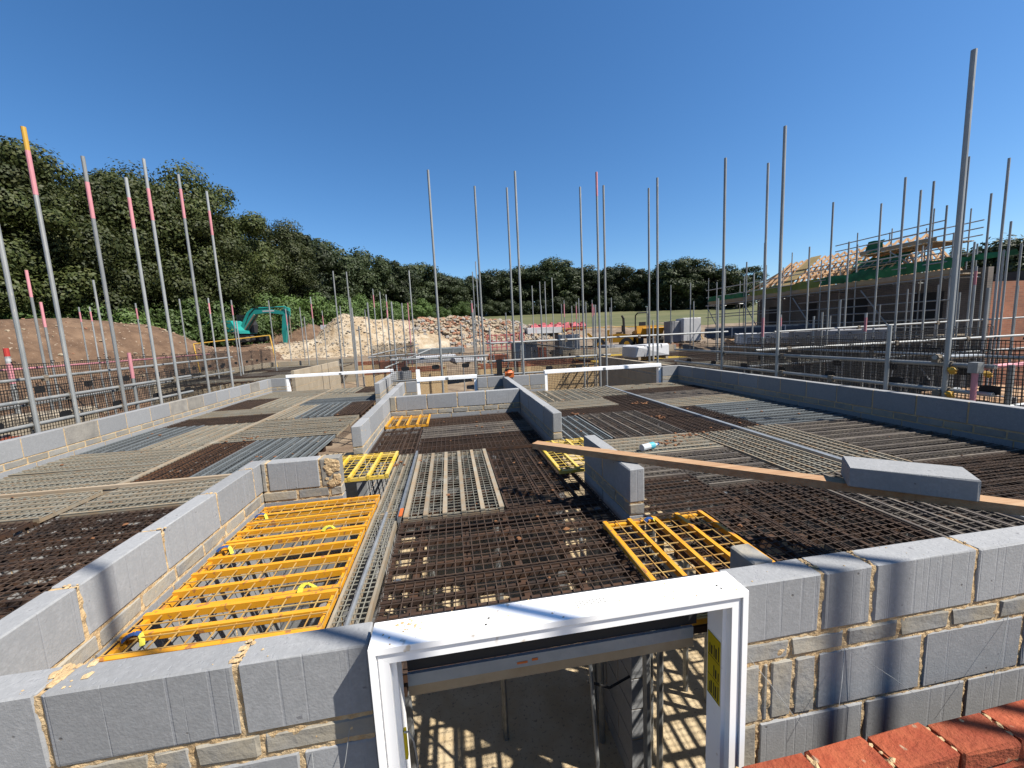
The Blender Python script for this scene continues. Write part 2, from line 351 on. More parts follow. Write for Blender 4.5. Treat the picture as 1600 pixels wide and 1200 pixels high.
# ------------------------------------------------------------------ block walls
BLK = {}
def chamfer_mesh(lx, ly, lz, mat, c=0.006, jit=0.0015, var=0):
    key = (round(lx, 3), round(ly, 3), round(lz, 3), mat, var)
    if key in BLK: return BLK[key]
    rnd = random.Random(hash(key[:3]) + var*17)
    mb = MB(); hx, hy, hz = lx/2, ly/2, lz/2
    idx = {}
    for sx in (-1, 1):
        for sy in (-1, 1):
            for sz in (-1, 1):
                for ax in range(3):
                    p = [sx*hx, sy*hy, sz*hz]
                    for k in range(3):
                        if k != ax: p[k] -= (sx, sy, sz)[k]*c*rnd.uniform(0.5, 1.6)
                    p = [q+rnd.uniform(-jit, jit) for q in p]
                    idx[(sx, sy, sz, ax)] = len(mb.v); mb.v.append(tuple(p))
    def F(*k):
        mb.f.append(tuple(idx[q] for q in k)); mb.m.append(0)
    for ax in range(3):
        u, v = (ax+1) % 3, (ax+2) % 3
        for s in (-1, 1):
            def K(a, b):
                t = [0, 0, 0]; t[ax] = s; t[u] = a; t[v] = b; return (*t, ax)
            q = [K(-1, -1), K(1, -1), K(1, 1), K(-1, 1)]
            F(*(q if s > 0 else q[::-1]))
    for ax in range(3):          # edges parallel to ax
        u, v = (ax+1) % 3, (ax+2) % 3
        for a in (-1, 1):
            for b in (-1, 1):
                def K(s, face):
                    t = [0, 0, 0]; t[ax] = s; t[u] = a; t[v] = b; return (*t, face)
                q = [K(-1, u), K(1, u), K(1, v), K(-1, v)]
                F(*(q if a*b < 0 else q[::-1]))
    for sx in (-1, 1):
        for sy in (-1, 1):
            for sz in (-1, 1):
                q = [(sx, sy, sz, 0), (sx, sy, sz, 1), (sx, sy, sz, 2)]
                F(*(q if sx*sy*sz > 0 else q[::-1]))
    me = mb.mesh('block', mat); BLK[key] = me
    return me

def rough_core(mb, x0, x1, y0, y1, z0, z1, step, amp, seed):
    # a mortar slab whose faces are uneven
    def face(o, u, v, nu, nv, nrm):
        k = len(mb.v)
        for j in range(nv+1):
            for i in range(nu+1):
                p = Vector(o)+Vector(u)*(i/nu)+Vector(v)*(j/nv)
                edge = 0.0 if (i in (0, nu) or j in (0, nv)) else 1.0
                d = nz((p.x+seed, p.y, p.z), 28, 3)*amp*edge
                p += Vector(nrm)*d; mb.v.append(tuple(p))
        for j in range(nv):
            for i in range(nu):
                a = k+j*(nu+1)+i; mb.f.append((a, a+1, a+nu+2, a+nu+1)); mb.m.append(0)
    nx = max(1, int((x1-x0)/step)); ny = max(1, int((y1-y0)/step)); nzv = max(1, int((z1-z0)/step))
    face((x0, y0, z0), (x1-x0, 0, 0), (0, 0, z1-z0), nx, nzv, (0, -1, 0))
    face((x1, y1, z0), (x0-x1, 0, 0), (0, 0, z1-z0), nx, nzv, (0, 1, 0))
    face((x1, y0, z0), (0, y1-y0, 0), (0, 0, z1-z0), ny, nzv, (1, 0, 0))
    face((x0, y1, z0), (0, y0-y1, 0), (0, 0, z1-z0), ny, nzv, (-1, 0, 0))
    face((x0, y0, z1), (x1-x0, 0, 0), (0, y1-y0, 0), nx, ny, (0, 0, 1))

def block_wall(label, axis, a0, a1, b0, b1, ztop=2.25, joints=None, mat='block', ind=2, zlow=0.0, near=False, start=0.0, cutmat='cut_block', stained=()):
    cx, cy = ((a0+a1)/2, (b0+b1)/2) if axis == 'x' else ((b0+b1)/2, (a0+a1)/2)
    root = thing('block_wall', label, 'wall', (cx, cy, zlow)); root['kind'] = 'thing'
    g = 0.015 if near else 0.012
    def spans(js, lo, hi):
        e = [lo]+[j for j in js if lo+0.03 < j < hi-0.03]+[hi]
        return [(p+(g/2 if i else 0), q-(g/2 if i < len(e)-2 else 0)) for i, (p, q) in enumerate(zip(e[:-1], e[1:]))]
    z = ztop; k = 0; low = MB(); cnt = 0
    while z > zlow+0.03:
        hgt = 0.065 if k == 1 else 0.215
        pitch = 0.235 if k == 1 else 0.45
        z0 = max(zlow, z-hgt)
        if joints and k < len(joints) and joints[k] is not None: js = joints[k]
        else:
            o = start+(0.225 if k % 2 else 0.0); js = []; t = a0+o-pitch*math.ceil(o/pitch)
            while t < a1: js.append(t); t += pitch
        for (p, q) in spans(js, a0, a1):
            if k < ind:
                mm = cutmat if (k == 1 or (q-p) < 0.15) else mat
                if (k, len(stained)) and (k == 0 and any(s_ > p and s_ < q for s_ in stained)): mm = 'block_stained'
                L_, W_ = q-p, b1-b0-(0.001 if k == 1 else 0)
                dims = (L_, W_) if axis == 'x' else (W_, L_)
                me = chamfer_mesh(dims[0], dims[1], z-z0, mm, 0.005 if near else 0.004, 0.003 if k == 1 and near else 0.001, cnt % 3)
                c = ((p+q)/2, (b0+b1)/2) if axis == 'x' else ((b0+b1)/2, (p+q)/2)
                rr = 0.0018 if near else 0.0
                o = link('brick' if k == 1 else 'block', me, root, (c[0]-cx+random.uniform(-rr, rr)*(axis != 'x'), c[1]-cy+random.uniform(-rr, rr)*(axis == 'x')*0.5, (z+z0)/2-zlow), (0, 0, random.uniform(-rr, rr)))
                cnt += 1
            else:
                if axis == 'x': low.box(p, q, b0, b1, z0, z)
                else: low.box(b0, b1, p, q, z0, z)
        z = z0-(0.013 if near else 0.011); k += 1
    if low.f:
        o = low.build('lower_courses', mat, root); tag(o, kind='stuff')
    mc = MB(); i = 0.0050 if near else 0.004
    A0, A1, B0, B1 = a0+i, a1-i, b0+i, b1-i
    X0, X1, Y0, Y1 = (A0, A1, B0, B1) if axis == 'x' else (B0, B1, A0, A1)
    if near: rough_core(mc, X0, X1, Y0, Y1, max(zlow, 1.3), ztop-0.005, 0.010, 0.0046, cx*3); mc.box(X0, X1, Y0, Y1, zlow, max(zlow+0.01, 1.3))
    else: mc.box(X0, X1, Y0, Y1, zlow, ztop-0.005)
    mc.build('mortar', 'mortar', root)
    return root

# front wall, either side of the doorway
fw_l = block_wall('grey block front wall left of the white door frame', 'x', -4.72, -0.29, 1.10, 1.20, near=True, ind=4, mat='block_scored',
           joints=[[-4.25, -3.8, -3.35, -2.9, -2.45, -2.0, -1.55, -1.105, -0.64], [-3.4, -3.17, -2.94, -2.71, -2.48, -2.25, -2.02, -1.79, -1.56, -1.33, -1.1, -0.88, -0.775, -0.60], [-3.1, -2.65, -2.2, -1.75, -1.3, -0.85, -0.5], None])
fw_r = block_wall('grey block front wall right of the white door frame', 'x', 0.885, 5.02, 1.10, 1.20, near=True, ind=5, mat='block_scored',
           joints=[[1.21, 1.415, 1.86, 2.31, 2.76, 3.21, 3.66, 4.11, 4.56], [1.093, 1.315, 1.542, 1.766, 1.988, 2.21, 2.44, 2.67, 2.9, 3.13, 3.36, 3.59, 3.82, 4.05, 4.28, 4.51, 4.74],
                   [0.985, 1.018, 1.112, 1.204, 1.655, 2.116, 2.57, 3.02, 3.47, 3.92, 4.37, 4.82], [0.98, 1.414, 1.869, 2.32, 2.77, 3.22, 3.67, 4.12, 4.57], None])
block_wall('block wall running back beside the large yellow panel', 'y', 1.203, 3.20, -1.54, -1.44, near=True, mat='block_scored', ind=2,
           joints=[[1.64, 2.09, 2.553, 3.0], [1.45, 1.68, 1.91, 2.14, 2.37, 2.6, 2.83, 3.06]])
block_wall('short block return wall with mortar smear behind yellow panel', 'x', -1.436, -0.885, 3.10, 3.20, near=True, mat='block_scored', ind=2, joints=[[-1.40, -1.03], [-1.2, -0.97]])
block_wall('block wall running back left of the central hall', 'y', 4.20, 8.2, -1.05, -0.95, near=True, mat='block_scored', ind=2, start=0.0)
block_wall('block wall crossing the far end of the central hall', 'x', -0.945, 1.035, 6.15, 6.25, near=True, mat='block_scored', ind=2,
           joints=[[-0.86, -0.40, 0.06, 0.50], None])
block_wall('block wall running back right of the central hall', 'y', 4.10, 8.18, 1.04, 1.14, near=True, mat='block_scored', ind=2)
block_wall('free-standing stub of block wall under the timber plank', 'y', 2.24, 3.10, 1.04, 1.14, near=True, mat='block_scored', ind=2, joints=[[2.69], [2.46, 2.69, 2.92]])
block_wall('stub of block wall behind the front wall beside yellow panel', 'y', 1.203, 1.33, 1.03, 1.11, near=True, mat='block_scored', ind=2)
block_wall('long grey block wall along the left side of the house', 'y', 1.203, 11.1, -4.72, -4.62, ind=2, start=0.27,
           joints=[[1.86, 2.31, 2.76, 3.21, 3.66, 4.11, 4.54, 4.96, 5.45, 5.92, 6.38, 6.85, 7.29, 7.74, 8.2, 8.64, 9.1, 9.55, 10.0, 10.45, 10.9], None], stained=(5.7, 7.5, 8.0, 10.2))
block_wall('long shaded block wall along the right side of the house', 'y', 1.203, 8.10, 4.92, 5.02, ind=2, start=0.2, joints=[[1.65, 2.1, 2.53, 3.09, 3.53, 3.98, 4.43, 4.88, 5.33, 5.78, 6.23, 6.68, 7.13, 7.58], None])
block_wall('block pier in the rear wall at the right corner', 'x', 4.56, 5.02, 8.103, 8.20, ind=2)
block_wall('block pier in the rear wall left of white frame', 'x', 1.143, 1.92, 8.103, 8.20, ind=2)
block_wall('block pier left of the small rear window frame', 'x', -1.05, -0.72, 8.203, 8.30, ind=2, joints=[[-0.93], None])
block_wall('block pier right of the small rear window frame', 'x', 0.52, 1.14, 8.203, 8.30, ind=2, joints=[[0.72], None])
block_wall('block pier in the rear left corner behind left room', 'x', -4.72, -4.28, 11.103, 11.20, ind=2)
block_wall('block pier between left rear frame and hall', 'x', -1.55, -1.08, 11.103, 11.20, ind=2)
block_wall('block wall closing the right side of the left room', 'y', 8.31, 11.1, -1.55, -1.45, ind=2)
# outer leaf of red brick, low on the right
ob = thing('brick_wall', 'low red brick outer leaf in front of the grey front wall', 'wall', (0.9, 0.9, -0.15))
zt = 1.777; rowj = 0
mc = MB()
for r_ in range(9):
    z1 = zt-r_*0.075
    x = 0.787-(0.1125 if r_ % 2 else 0)
    while x < 4.0:
        L_ = 0.215
        me = chamfer_mesh(L_, 0.1025, 0.065, 'red_brick', 0.006, 0.0045, random.randrange(8))
        link('brick', me, ob, (x+L_/2-0.9, 0.9-0.9+random.uniform(-0.004, 0.004), z1-0.0325+0.15+(random.uniform(-0.004, 0.004) if r_ == 0 else 0)), (random.uniform(-0.02, 0.02), random.uniform(-0.02, 0.02), random.uniform(-0.02, 0.02)))
        x += 0.2245
mc.v = []; rough_core(mc, 0.70, 4.1, 0.858, 0.942, 1.1, zt-0.012, 0.02, 0.02, 5.0)
mc.box(0.70, 4.1, 0.858, 0.942, -0.15, 1.1)
mc.build('mortar', 'mortar', ob)
dr = MB()
for i in range(16):
    x = 0.787+0.2245*(i//1)-0.005
    for k in range(3): dr.lump((x+random.uniform(-0.008, 0.008), 0.86+0.035*k+random.uniform(0, 0.02), zt-0.004), random.uniform(0.006, 0.012), 0.5, seed=i*9+k)
for i in range(10): dr.lump((random.uniform(0.8, 3.0), random.uniform(0.86, 0.94), zt+0.001), random.uniform(0.004, 0.010), 0.35, seed=900+i)
tag(dr.build('mortar_droppings', 'mortar', ob), kind='stuff')

# mortar squeezed out on the top of the near walls
sq = MB()
def squeeze(x, y, n, r, sx=0.03, sy=0.03, z=2.25):
    for i in range(n):
        yy = y+random.gauss(0, sy)
        if y < 1.2: yy = min(1.188, max(1.114, yy))
        sq.lump((x+random.gauss(0, sx), yy, z+0.001), random.uniform(0.3, 1.0)*r, 0.45, seed=int(1e6*random.random()))
for jx in (-2.0, -1.55, -1.105, -0.64): squeeze(jx, 1.15, 12, 0.012, 0.010, 0.035); squeeze(jx, 1.13, 6, 0.005, 0.05, 0.03)
for jx in (1.21, 1.415, 1.86): squeeze(jx, 1.16, 10, 0.009, 0.006, 0.03)
squeeze(-1.08, 1.17, 10, 0.02, 0.03, 0.02)
for jy in (1.64, 2.09, 2.553, 3.0): squeeze(-1.47, jy, 8, 0.009, 0.015, 0.006)
for i in range(22): squeeze(random.uniform(-1.4, 1.9), random.uniform(1.11, 1.19), 1, 0.004) if i % 1 == 0 else None
sq.v = [p for p in sq.v]
tag(sq.build('mortar_crumbs', 'mortar'), 'sandy mortar crumbs on top of the near walls', 'mortar', kind='stuff')
# smear on the return wall
sm = MB()
for i in range(40): sm.lump((-0.945+random.uniform(-0.045, 0.05), 3.098, 2.14+random.uniform(-0.1, 0.1)), random.uniform(0.012, 0.03), 0.9, seed=i)
for i, v in enumerate(sm.v): sm.v[i] = (v[0], 3.098+(v[1]-3.098)*0.25, v[2])
tag(sm.build('mortar_smear', 'mortar'), 'rough patch of sandy mortar on the short return wall', 'mortar')

# ------------------------------------------------------------------ door frame, lintel, rear frames
def outlined_frame(name, label, x0, x1, y0, y1, z0, z1, w=0.066, lip=0.02, group=None, jamb=True):
    t = thing(name, label, 'door frame', ((x0+x1)/2, (y0+y1)/2, z0), group)
    ym = (y0+y1)/2
    # head: three stepped profiles
    for nm, seg in (('head', 0), ('jamb', 1), ('jamb', 2)):
        if seg and not jamb: continue
        b = MB()
        # profile in (u across section from outer edge inward, depth)
        prof = [(0, w*0.28, y0, y1), (w*0.28, w*0.36, y0+0.012, y1-0.004), (w*0.36, w*0.78, y0+0.006, y1-0.002), (w*0.78, w, y0+0.03, y1-0.004)]
        for (u0, u1, d0, d1) in prof:
            if seg == 0:   # mitred head
                b.hexa([(x0+u0, d0, z1-u0), (x1-u0, d0, z1-u0), (x1-u0, d1, z1-u0), (x0+u0, d1, z1-u0),
                        (x0+u1, d0, z1-u1), (x1-u1, d0, z1-u1), (x1-u1, d1, z1-u1), (x0+u1, d1, z1-u1)][4:]+
                       [(x0+u0, d0, z1-u0), (x1-u0, d0, z1-u0), (x1-u0, d1, z1-u0), (x0+u0, d1, z1-u0)])
            elif seg == 1:
                b.hexa([(x0+u0, d0, z0), (x0+u1, d0, z0), (x0+u1, d1, z0), (x0+u0, d1, z0), (x0+u0, d0, z1-u0-0.0006), (x0+u1, d0, z1-u1-0.0006), (x0+u1, d1, z1-u1-0.0006), (x0+u0, d1, z1-u0-0.0006)])
            else:
                b.hexa([(x1-u1, d0, z0), (x1-u0, d0, z0), (x1-u0, d1, z0), (x1-u1, d1, z0), (x1-u1, d0, z1-u1-0.0006), (x1-u0, d0, z1-u0-0.0006), (x1-u0, d1, z1-u0-0.0006), (x1-u1, d1, z1-u1-0.0006)])
        b.build(nm, 'white_plastic', t)
    return t
df = outlined_frame('door_frame', 'white plastic door frame in the front block wall', -0.272, 0.868, 1.03, 1.138, 0.0, 2.285)
# sticker on the inside of the right jamb, marks on the head
sk = MB(); sk.hexa([(0.7995, 1.065, 1.86), (0.7995, 1.128, 1.86), (0.801, 1.128, 1.86), (0.801, 1.065, 1.86), (0.7995, 1.065, 2.09), (0.7995, 1.128, 2.09), (0.801, 1.128, 2.09), (0.801, 1.065, 2.09)])
stk = sk.build('sticker', 'sticker', df); tag(stk, 'yellow warning sticker with dark print')
pk = MB()
for i in range(3):
    z_ = 1.872+i*0.072
    for j in range(5 if i != 1 else 3):
        pk.box(0.7985, 0.7993, 1.070+j*0.011, 1.0735+j*0.011+(0.003 if j % 2 else 0), z_, z_+random.uniform(0.03, 0.055))
    pk.box(0.7985, 0.7993, 1.067, 1.126, z_-0.009, z_-0.0075)
pk.build('print', 'ink', stk, off=df.location)
pl_ = MB()
for i in range(5):
    pl_.box(0.04+i*0.012, 0.041+i*0.012, 1.06+0.004*(i % 2), 1.092, 2.2852, 2.2857)
for i in range(9): pl_.box(0.33+i*0.011, 0.3312+i*0.011, 1.075, 1.10+0.004*(i % 3), 2.2852, 2.2857)
for k in range(3): pl_.box(0.328, 0.43, 1.079+0.008*k, 1.0802+0.008*k, 2.2859, 2.2863)
pl_.build('pencil_mark', 'buff_wire', df)
sc_ = MB()
for p in ((0.05, 1.06), (0.06, 1.085), (0.79, 1.075), (0.795, 1.06)): sc_.tube((p[0], p[1], 2.2851), (p[0], p[1], 2.2862), 0.0035, 8)
sc_.build('screw_hole', 'ink', df)
sp_ = MB()
for i in range(46): sp_.lump((random.uniform(-0.25, 0.85), random.uniform(1.04, 1.13), 2.285), random.choice([0.0012, 0.002, 0.0035]), 0.3, seed=i)
for i in range(14): sp_.lump((random.gauss(-0.18, 0.02), random.gauss(1.11, 0.01), 2.285), random.uniform(0.003, 0.007), 0.25, seed=100+i)
tag(sp_.build('mortar_splash', 'mortar', df), kind='stuff')
tg = MB(); tg.box(-0.2055, -0.198, 1.06, 1.075, 1.90, 1.99)
tg.build('yellow_tab', 'sticker', df)
wr = MB(); pts = [(-0.20, 1.05, 2.0), (-0.188, 1.045, 2.005), (-0.176, 1.04, 1.98), (-0.17, 1.04, 1.93), (-0.168, 1.042, 1.86), (-0.172, 1.045, 1.78)]
wr.path(pts, 0.0025); wr.build('tie_wire', 'galvanised', df)
ln = thing('steel_lintel', 'galvanised steel lintel behind the front door head', 'lintel', (0.29, 1.19, 2.0))
b = MB(); b.box(-0.2, 0.80, 1.192, 1.200, 2.063, 2.245); b.build('shade_gap_plate', 'dark_machine', ln)  # near-black colour stands in for the shaded gap under the door head
b = MB(); b.box(-0.2, 0.78, 1.180, 1.1915, 2.021, 2.062); b.build('toe_face', 'lintel_steel', ln)
b = MB(); b.box(-0.2, 0.78, 1.1805, 1.1925, 1.986, 2.0205); b.build('stained_edge', 'lintel_stained', ln)
b = MB(); b.box(0.15, 0.185, 1.1785, 1.1798, 2.034, 2.041); b.box(0.20, 0.22, 1.1785, 1.1798, 2.038, 2.046); b.build('orange_mark', 'orange_plastic', ln)

def rear_frame(label, x0, x1, y, z0, z1, jambs=True, cat='door frame', name='patio_frame', dep=0.10):
    t = thing(name, label, cat, ((x0+x1)/2, y, z0))
    b = MB(); b.box(x0, x1, y, y+dep, z1-0.05, z1); b.box(x0+0.004, x1-0.004, y-0.012, y-0.0005, z1-0.07, z1-0.012); b.build('head', 'white_plastic', t)
    if jambs:
        for xx in (x0, x1-0.06):
            b = MB(); b.box(xx, xx+0.06, y, y+dep, z0, z1-0.051); b.build('jamb', 'white_plastic', t)
    b = MB(); b.box((x0+x1)/2-0.03, (x0+x1)/2+0.03, y-0.016, y-0.0125, z1-0.068, z1-0.014); b.build('head_joint_clip', 'galvanised', t)
    return t
rear_frame('long white patio frame in the rear wall of the right room', 1.925, 4.555, 8.15, 0.0, 2.32)
rear_frame('long white patio frame in the rear wall of the left room', -4.275, -1.56, 11.15, 0.0, 2.32)
wf = rear_frame('small white window frame in the rear wall of the hall', -0.712, 0.512, 8.25, 1.0, 2.31, name='window_frame', cat='window frame')
b = MB(); b.box(-0.712, -0.64, 8.26, 8.34, 2.30, 2.48); b.build('offcut_post', 'white_plastic', wf)

# ------------------------------------------------------------------ deck panels
PM = {}
STY = {'d': ('rust', 'rust_wire', 'rusty brown'), 'o': ('buff_steel', 'buff_wire', 'dusty buff'), 's': ('slate_steel', 'slate_wire', 'slate grey'),
       't': ('taupe_steel', 'taupe_wire', 'dirty taupe'), 'y': ('yellow_steel', 'yellow_wire', 'orange-yellow'), 'l': ('lemon_steel', 'lemon_steel', 'bright yellow'),
       'r': ('rust_orange', 'rust_wire', 'orange-rusted')}
def wires(Lx, Ly, sx, sy, r, mat, bow=0.0):
    mb = MB(); rnd = random.Random(int(Lx*1000+Ly*77))
    n = max(1, round(Lx/sx))
    def w(a, b, up):
        a = Vector(a); b = Vector(b); d = (b-a).normalized(); x = d.cross(Vector((0, 0, 1)))*r; u = Vector((0, 0, r))
        k = len(mb.v)
        for p in (a, b): mb.v += [tuple(p-x-u), tuple(p+x-u), tuple(p+x+u), tuple(p-x+u)]
        for i in range(4):
            j = (i+1) % 4; mb.f.append((k+i, k+j, k+4+j, k+4+i)); mb.m.append(0)
    for i in range(n+1):
        x = -Lx/2+Lx*i/n+rnd.uniform(-0.003, 0.003)
        segs = 3
        ys = [-Ly/2+Ly*q/segs for q in range(segs+1)]; zz = [0]+[rnd.uniform(-1, 1)*bow for q in range(segs-1)]+[0]
        for q in range(segs): w((x, ys[q], zz[q]), (x, ys[q+1], zz[q+1]), 0)
    n = max(1, round(Ly/sy))
    for i in range(n+1):
        y = -Ly/2+Ly*i/n+rnd.uniform(-0.003, 0.003)
        w((-Lx/2, y, r*1.6), (Lx/2, y, r*1.6), 0)
    return mb.mesh('wire_mesh', mat)
def panel(x0, x1, y0, y1, d, sty, z, label, legs=False, nb=6, ws=0.05, wr_=0.0021, bw=0.026, bh=0.045, top_bars=False, cat='deck panel', tilt=0.006, name='deck_grating', group=None):
    W_, L_ = (y1-y0, x1-x0) if d == 'h' else (x1-x0, y1-y0)
    L_ = round(L_, 2); W_ = round(W_, 2)
    steel, wire, nm = STY[sty]
    if sty in 'dr': bw, bh = 0.017, 0.030
    if sty in 'ost' and bw > 0.02: bw, bh = (0.030, 0.04) if top_bars else (0.017, 0.034)
    if sty in 'ost': top_bars = True
    t = thing(name, label, cat, ((x0+x1)/2, (y0+y1)/2, z+random.uniform(-0.008, 0.008)), group)
    t.rotation_euler = (random.uniform(-tilt, tilt), random.uniform(-tilt, tilt), (0 if d == 'h' else math.pi/2)+random.uniform(-0.008, 0.008))
    kb = ('bar', L_, steel, bw, bh)
    if kb not in PM:
        m_ = MB(); m_.box(-L_/2, L_/2, -bw/2, bw/2, -bh, 0); PM[kb] = m_.mesh('bar', steel)
    ke = ('end', W_, steel, bw, bh)
    if ke not in PM:
        m_ = MB(); m_.box(-bw/2, bw/2, -W_/2, W_/2, -bh*0.9, -0.004); PM[ke] = m_.mesh('end_rail', steel)
    kw = ('wire', L_, W_, wire, ws)
    if kw not in PM: PM[kw] = wires(L_, W_, ws, ws, wr_, wire, 0.003)
    for i in range(nb):
        y = -W_/2+bw/2+(W_-bw)*i/(nb-1)
        link('bar', PM[kb], t, (0, y, (0.008 if top_bars else -0.004)))
    for s in (-1, 1): link('end_rail', PM[ke], t, (s*(L_/2-bw*0.6), 0, -0.006))
    if sty not in 'yl' and L_ > 1.0 and W_ > 0.4:  # bearers added in dark rust to shade the slab and darken the deck underside
        kc = ('cross', W_)
        if kc not in PM:
            m_ = MB(); m_.box(-0.02, 0.02, -W_/2+0.01, W_/2-0.01, -0.10, -0.042); PM[kc] = m_.mesh('shade_bearer', 'rust')
        for q in range(5): link('shade_bearer', PM[kc], t, (-L_/2+L_*(q+0.5)/5, 0, 0))
    wo = link('wire_mesh', PM[kw], t, (0, 0, 0.0005 if top_bars else 0.002)); tag(wo, kind='stuff')
    if legs:
        kl = 'leg%.2f' % z
        if kl not in PM:
            m_ = MB(); m_.tube((0, 0, -z+0.002), (0, 0, -bh), 0.022, 7); PM[kl] = m_.mesh('leg', 'galvanised')
        for sx in (-1, 1):
            link('leg', PM[kl], t, (sx*(L_/2-0.05), (W_/2-0.06)*(1 if sx > 0 else -1), 0))
    return t

DZ = 1.90
def room(rname, rows, legs_below=4.6):
    # rows: list of (y0, [ (x0,x1,y1,dir,style) ... ])
    for ri, (y0, items) in enumerate(rows):
        for ci, (x0, x1, y1, d, sty) in enumerate(items):
            n = len(items)
            colname = '' if n == 1 else (', %s from left' % ORD[ci])
            lab = '%s mesh deck panel, %s room, %s row from front wall%s' % (STY[sty][2], rname, ORD[ri], colname)
            panel(x0, x1, y0, y1, d, sty, DZ, lab, legs=(y0 < legs_below), group='mesh deck panels')
LX0, LXM0, LXM1, LX1 = -4.60, -3.16, -3.02, -1.56
room('left', [
    (1.25, [(LX0, LXM0, 1.95, 'h', 'd'), (LXM1, LX1, 1.95, 'h', 'd')]),
    (1.97, [(LX0, LXM0, 2.66, 'h', 'd'), (LXM1, LX1, 2.66, 'h', 'd')]),
    (2.68, [(LX0, LXM0, 3.36, 'h', 'd'), (LXM1, LX1, 3.36, 'h', 'd')]),
    (3.40, [(LX0, LXM0, 3.97, 'h', 'o'), (LXM1, LX1, 3.97, 'h', 'o')]),
    (4.05, [(LX0, LXM0, 4.72, 'h', 'o'), (-3.08, -2.55, 5.47, 'v', 'r'), (-2.52, -2.05, 5.47, 'v', 's'), (-2.02, -1.56, 5.42, 'v', 's')]),
    (4.75, [(LX0, LXM0, 5.45, 'h', 'o')]),
    (5.50, [(LX0, -3.92, 6.90, 'v', 's'), (-3.90, LXM0, 6.90, 'v', 'o'), (LXM1, LX1, 6.15, 'h', 'o')]),
    (6.18, [(LXM1, LX1, 6.84, 'h', 'o')]),
    (6.93, [(LX0, LXM0, 7.62, 'h', 'd'), (LXM1, -2.62, 8.34, 'v', 'o'), (-2.60, -2.02, 8.34, 'v', 's'), (-1.99, -1.56, 8.34, 'v', 'd')]),
    (7.66, [(LX0, LXM0, 8.33, 'h', 'o')]),
    (8.38, [(LX0, -3.92, 9.78, 'v', 'd'), (-3.90, LXM0, 9.78, 'v', 'o'), (LXM1, LX1, 9.05, 'h', 's')]),
    (9.08, [(LXM1, LX1, 9.76, 'h', 'o')]),
    (9.82, [(LX0, LXM0, 10.5, 'h', 'o'), (LXM1, -2.3, 11.05, 'v', 'o'), (-2.28, -1.56, 11.05, 'v', 'd')]),
    (10.52, [(LX0, LXM0, 11.08, 'h', 'o')]),
])
room('central', [
    (1.37, [(-0.40, 1.00, 1.93, 'h', 'd')]),
    (1.95, [(-0.40, 1.00, 2.62, 'h', 'd')]),
    (2.67, [(0.32, 1.00, 4.08, 'v', 'd')]),
    (4.20, [(-0.42, 0.98, 4.84, 'h', 'd')]),
    (4.87, [(-0.42, 0.98, 5.46, 'h', 't')]),
    (5.49, [(-0.42, 0.98, 6.08, 'h', 'd')]),
    (6.28, [(-0.92, 1.0, 6.95, 'h', 'd')]),
    (6.98, [(-0.92, 1.0, 7.6, 'h', 'd')]),
])
panel(-0.39, 0.30, 2.67, 4.13, 'v', 'o', DZ+0.012, 'pale framed mesh deck panel with bars on top, central room', legs=True, top_bars=True, bw=0.03, group='mesh deck panels')
panel(-0.94, -0.44, 4.25, 5.42, 'v', 'd', DZ, 'narrow rusty mesh deck panel beside left hall wall', legs=True, nb=4, group='mesh deck panels')
panel(-0.60, -0.425, 1.25, 2.8, 'v', 'o', DZ, 'narrow mesh infill strip right of large yellow panel, near half', nb=3, bw=0.014, ws=0.038, group='mesh infill strips', cat='infill strip')
panel(-0.60, -0.425, 2.82, 4.22, 'v', 'o', DZ, 'narrow mesh infill strip left of pale framed panel, far half', nb=3, bw=0.014, ws=0.038, group='mesh infill strips', cat='infill strip')
room('right', [
    (1.25, [(1.18, 1.86, 2.28, 'v', 'd'), (1.88, 2.56, 2.62, 'v', 'd'), (2.58, 3.18, 2.62, 'v', 't'), (3.30, 4.88, 1.93, 'h', 'd')]),
    (1.95, [(3.30, 4.88, 2.64, 'h', 'd')]),
    (2.30, [(1.18, 1.86, 2.90, 'h', 'd')]),
    (2.66, [(1.88, 2.62, 3.46, 'h', 't'), (2.66, 3.17, 4.05, 'v', 'o'), (3.26, 3.72, 4.08, 'v', 'o'), (3.74, 4.88, 3.36, 'h', 't')]),
    (2.93, [(1.18, 1.86, 3.46, 'h', 't')]),
    (3.40, [(3.74, 4.88, 4.08, 'h', 't')]),
    (3.50, [(1.22, 2.62, 4.06, 'h', 'o')]),
    (4.12, [(1.18, 1.72, 5.44, 'v', 's'), (1.75, 2.62, 5.44, 'v', 't'), (2.66, 3.17, 5.46, 'v', 'd'), (3.26, 3.60, 5.5, 'v', 'd'), (3.62, 4.88, 4.80, 'h', 's')]),
    (4.84, [(3.62, 4.88, 5.50, 'h', 's')]),
    (5.47, [(1.18, 2.62, 5.98, 'h', 'd')]),
    (5.54, [(2.66, 3.17, 6.9, 'v', 'd'), (3.26, 4.88, 6.15, 'h', 'o')]),
    (6.01, [(1.18, 2.62, 6.65, 'h', 'o')]),
    (6.18, [(3.26, 4.88, 6.85, 'h', 't')]),
    (6.68, [(1.18, 1.88, 8.05, 'v', 'o'), (1.90, 2.62, 8.05, 'v', 'o')]),
    (6.90, [(2.66, 3.17, 8.05, 'v', 'o'), (3.26, 4.88, 7.45, 'h', 'd')]),
    (7.48, [(3.26, 4.88, 8.05, 'h', 'o')]),
], legs_below=3.6)
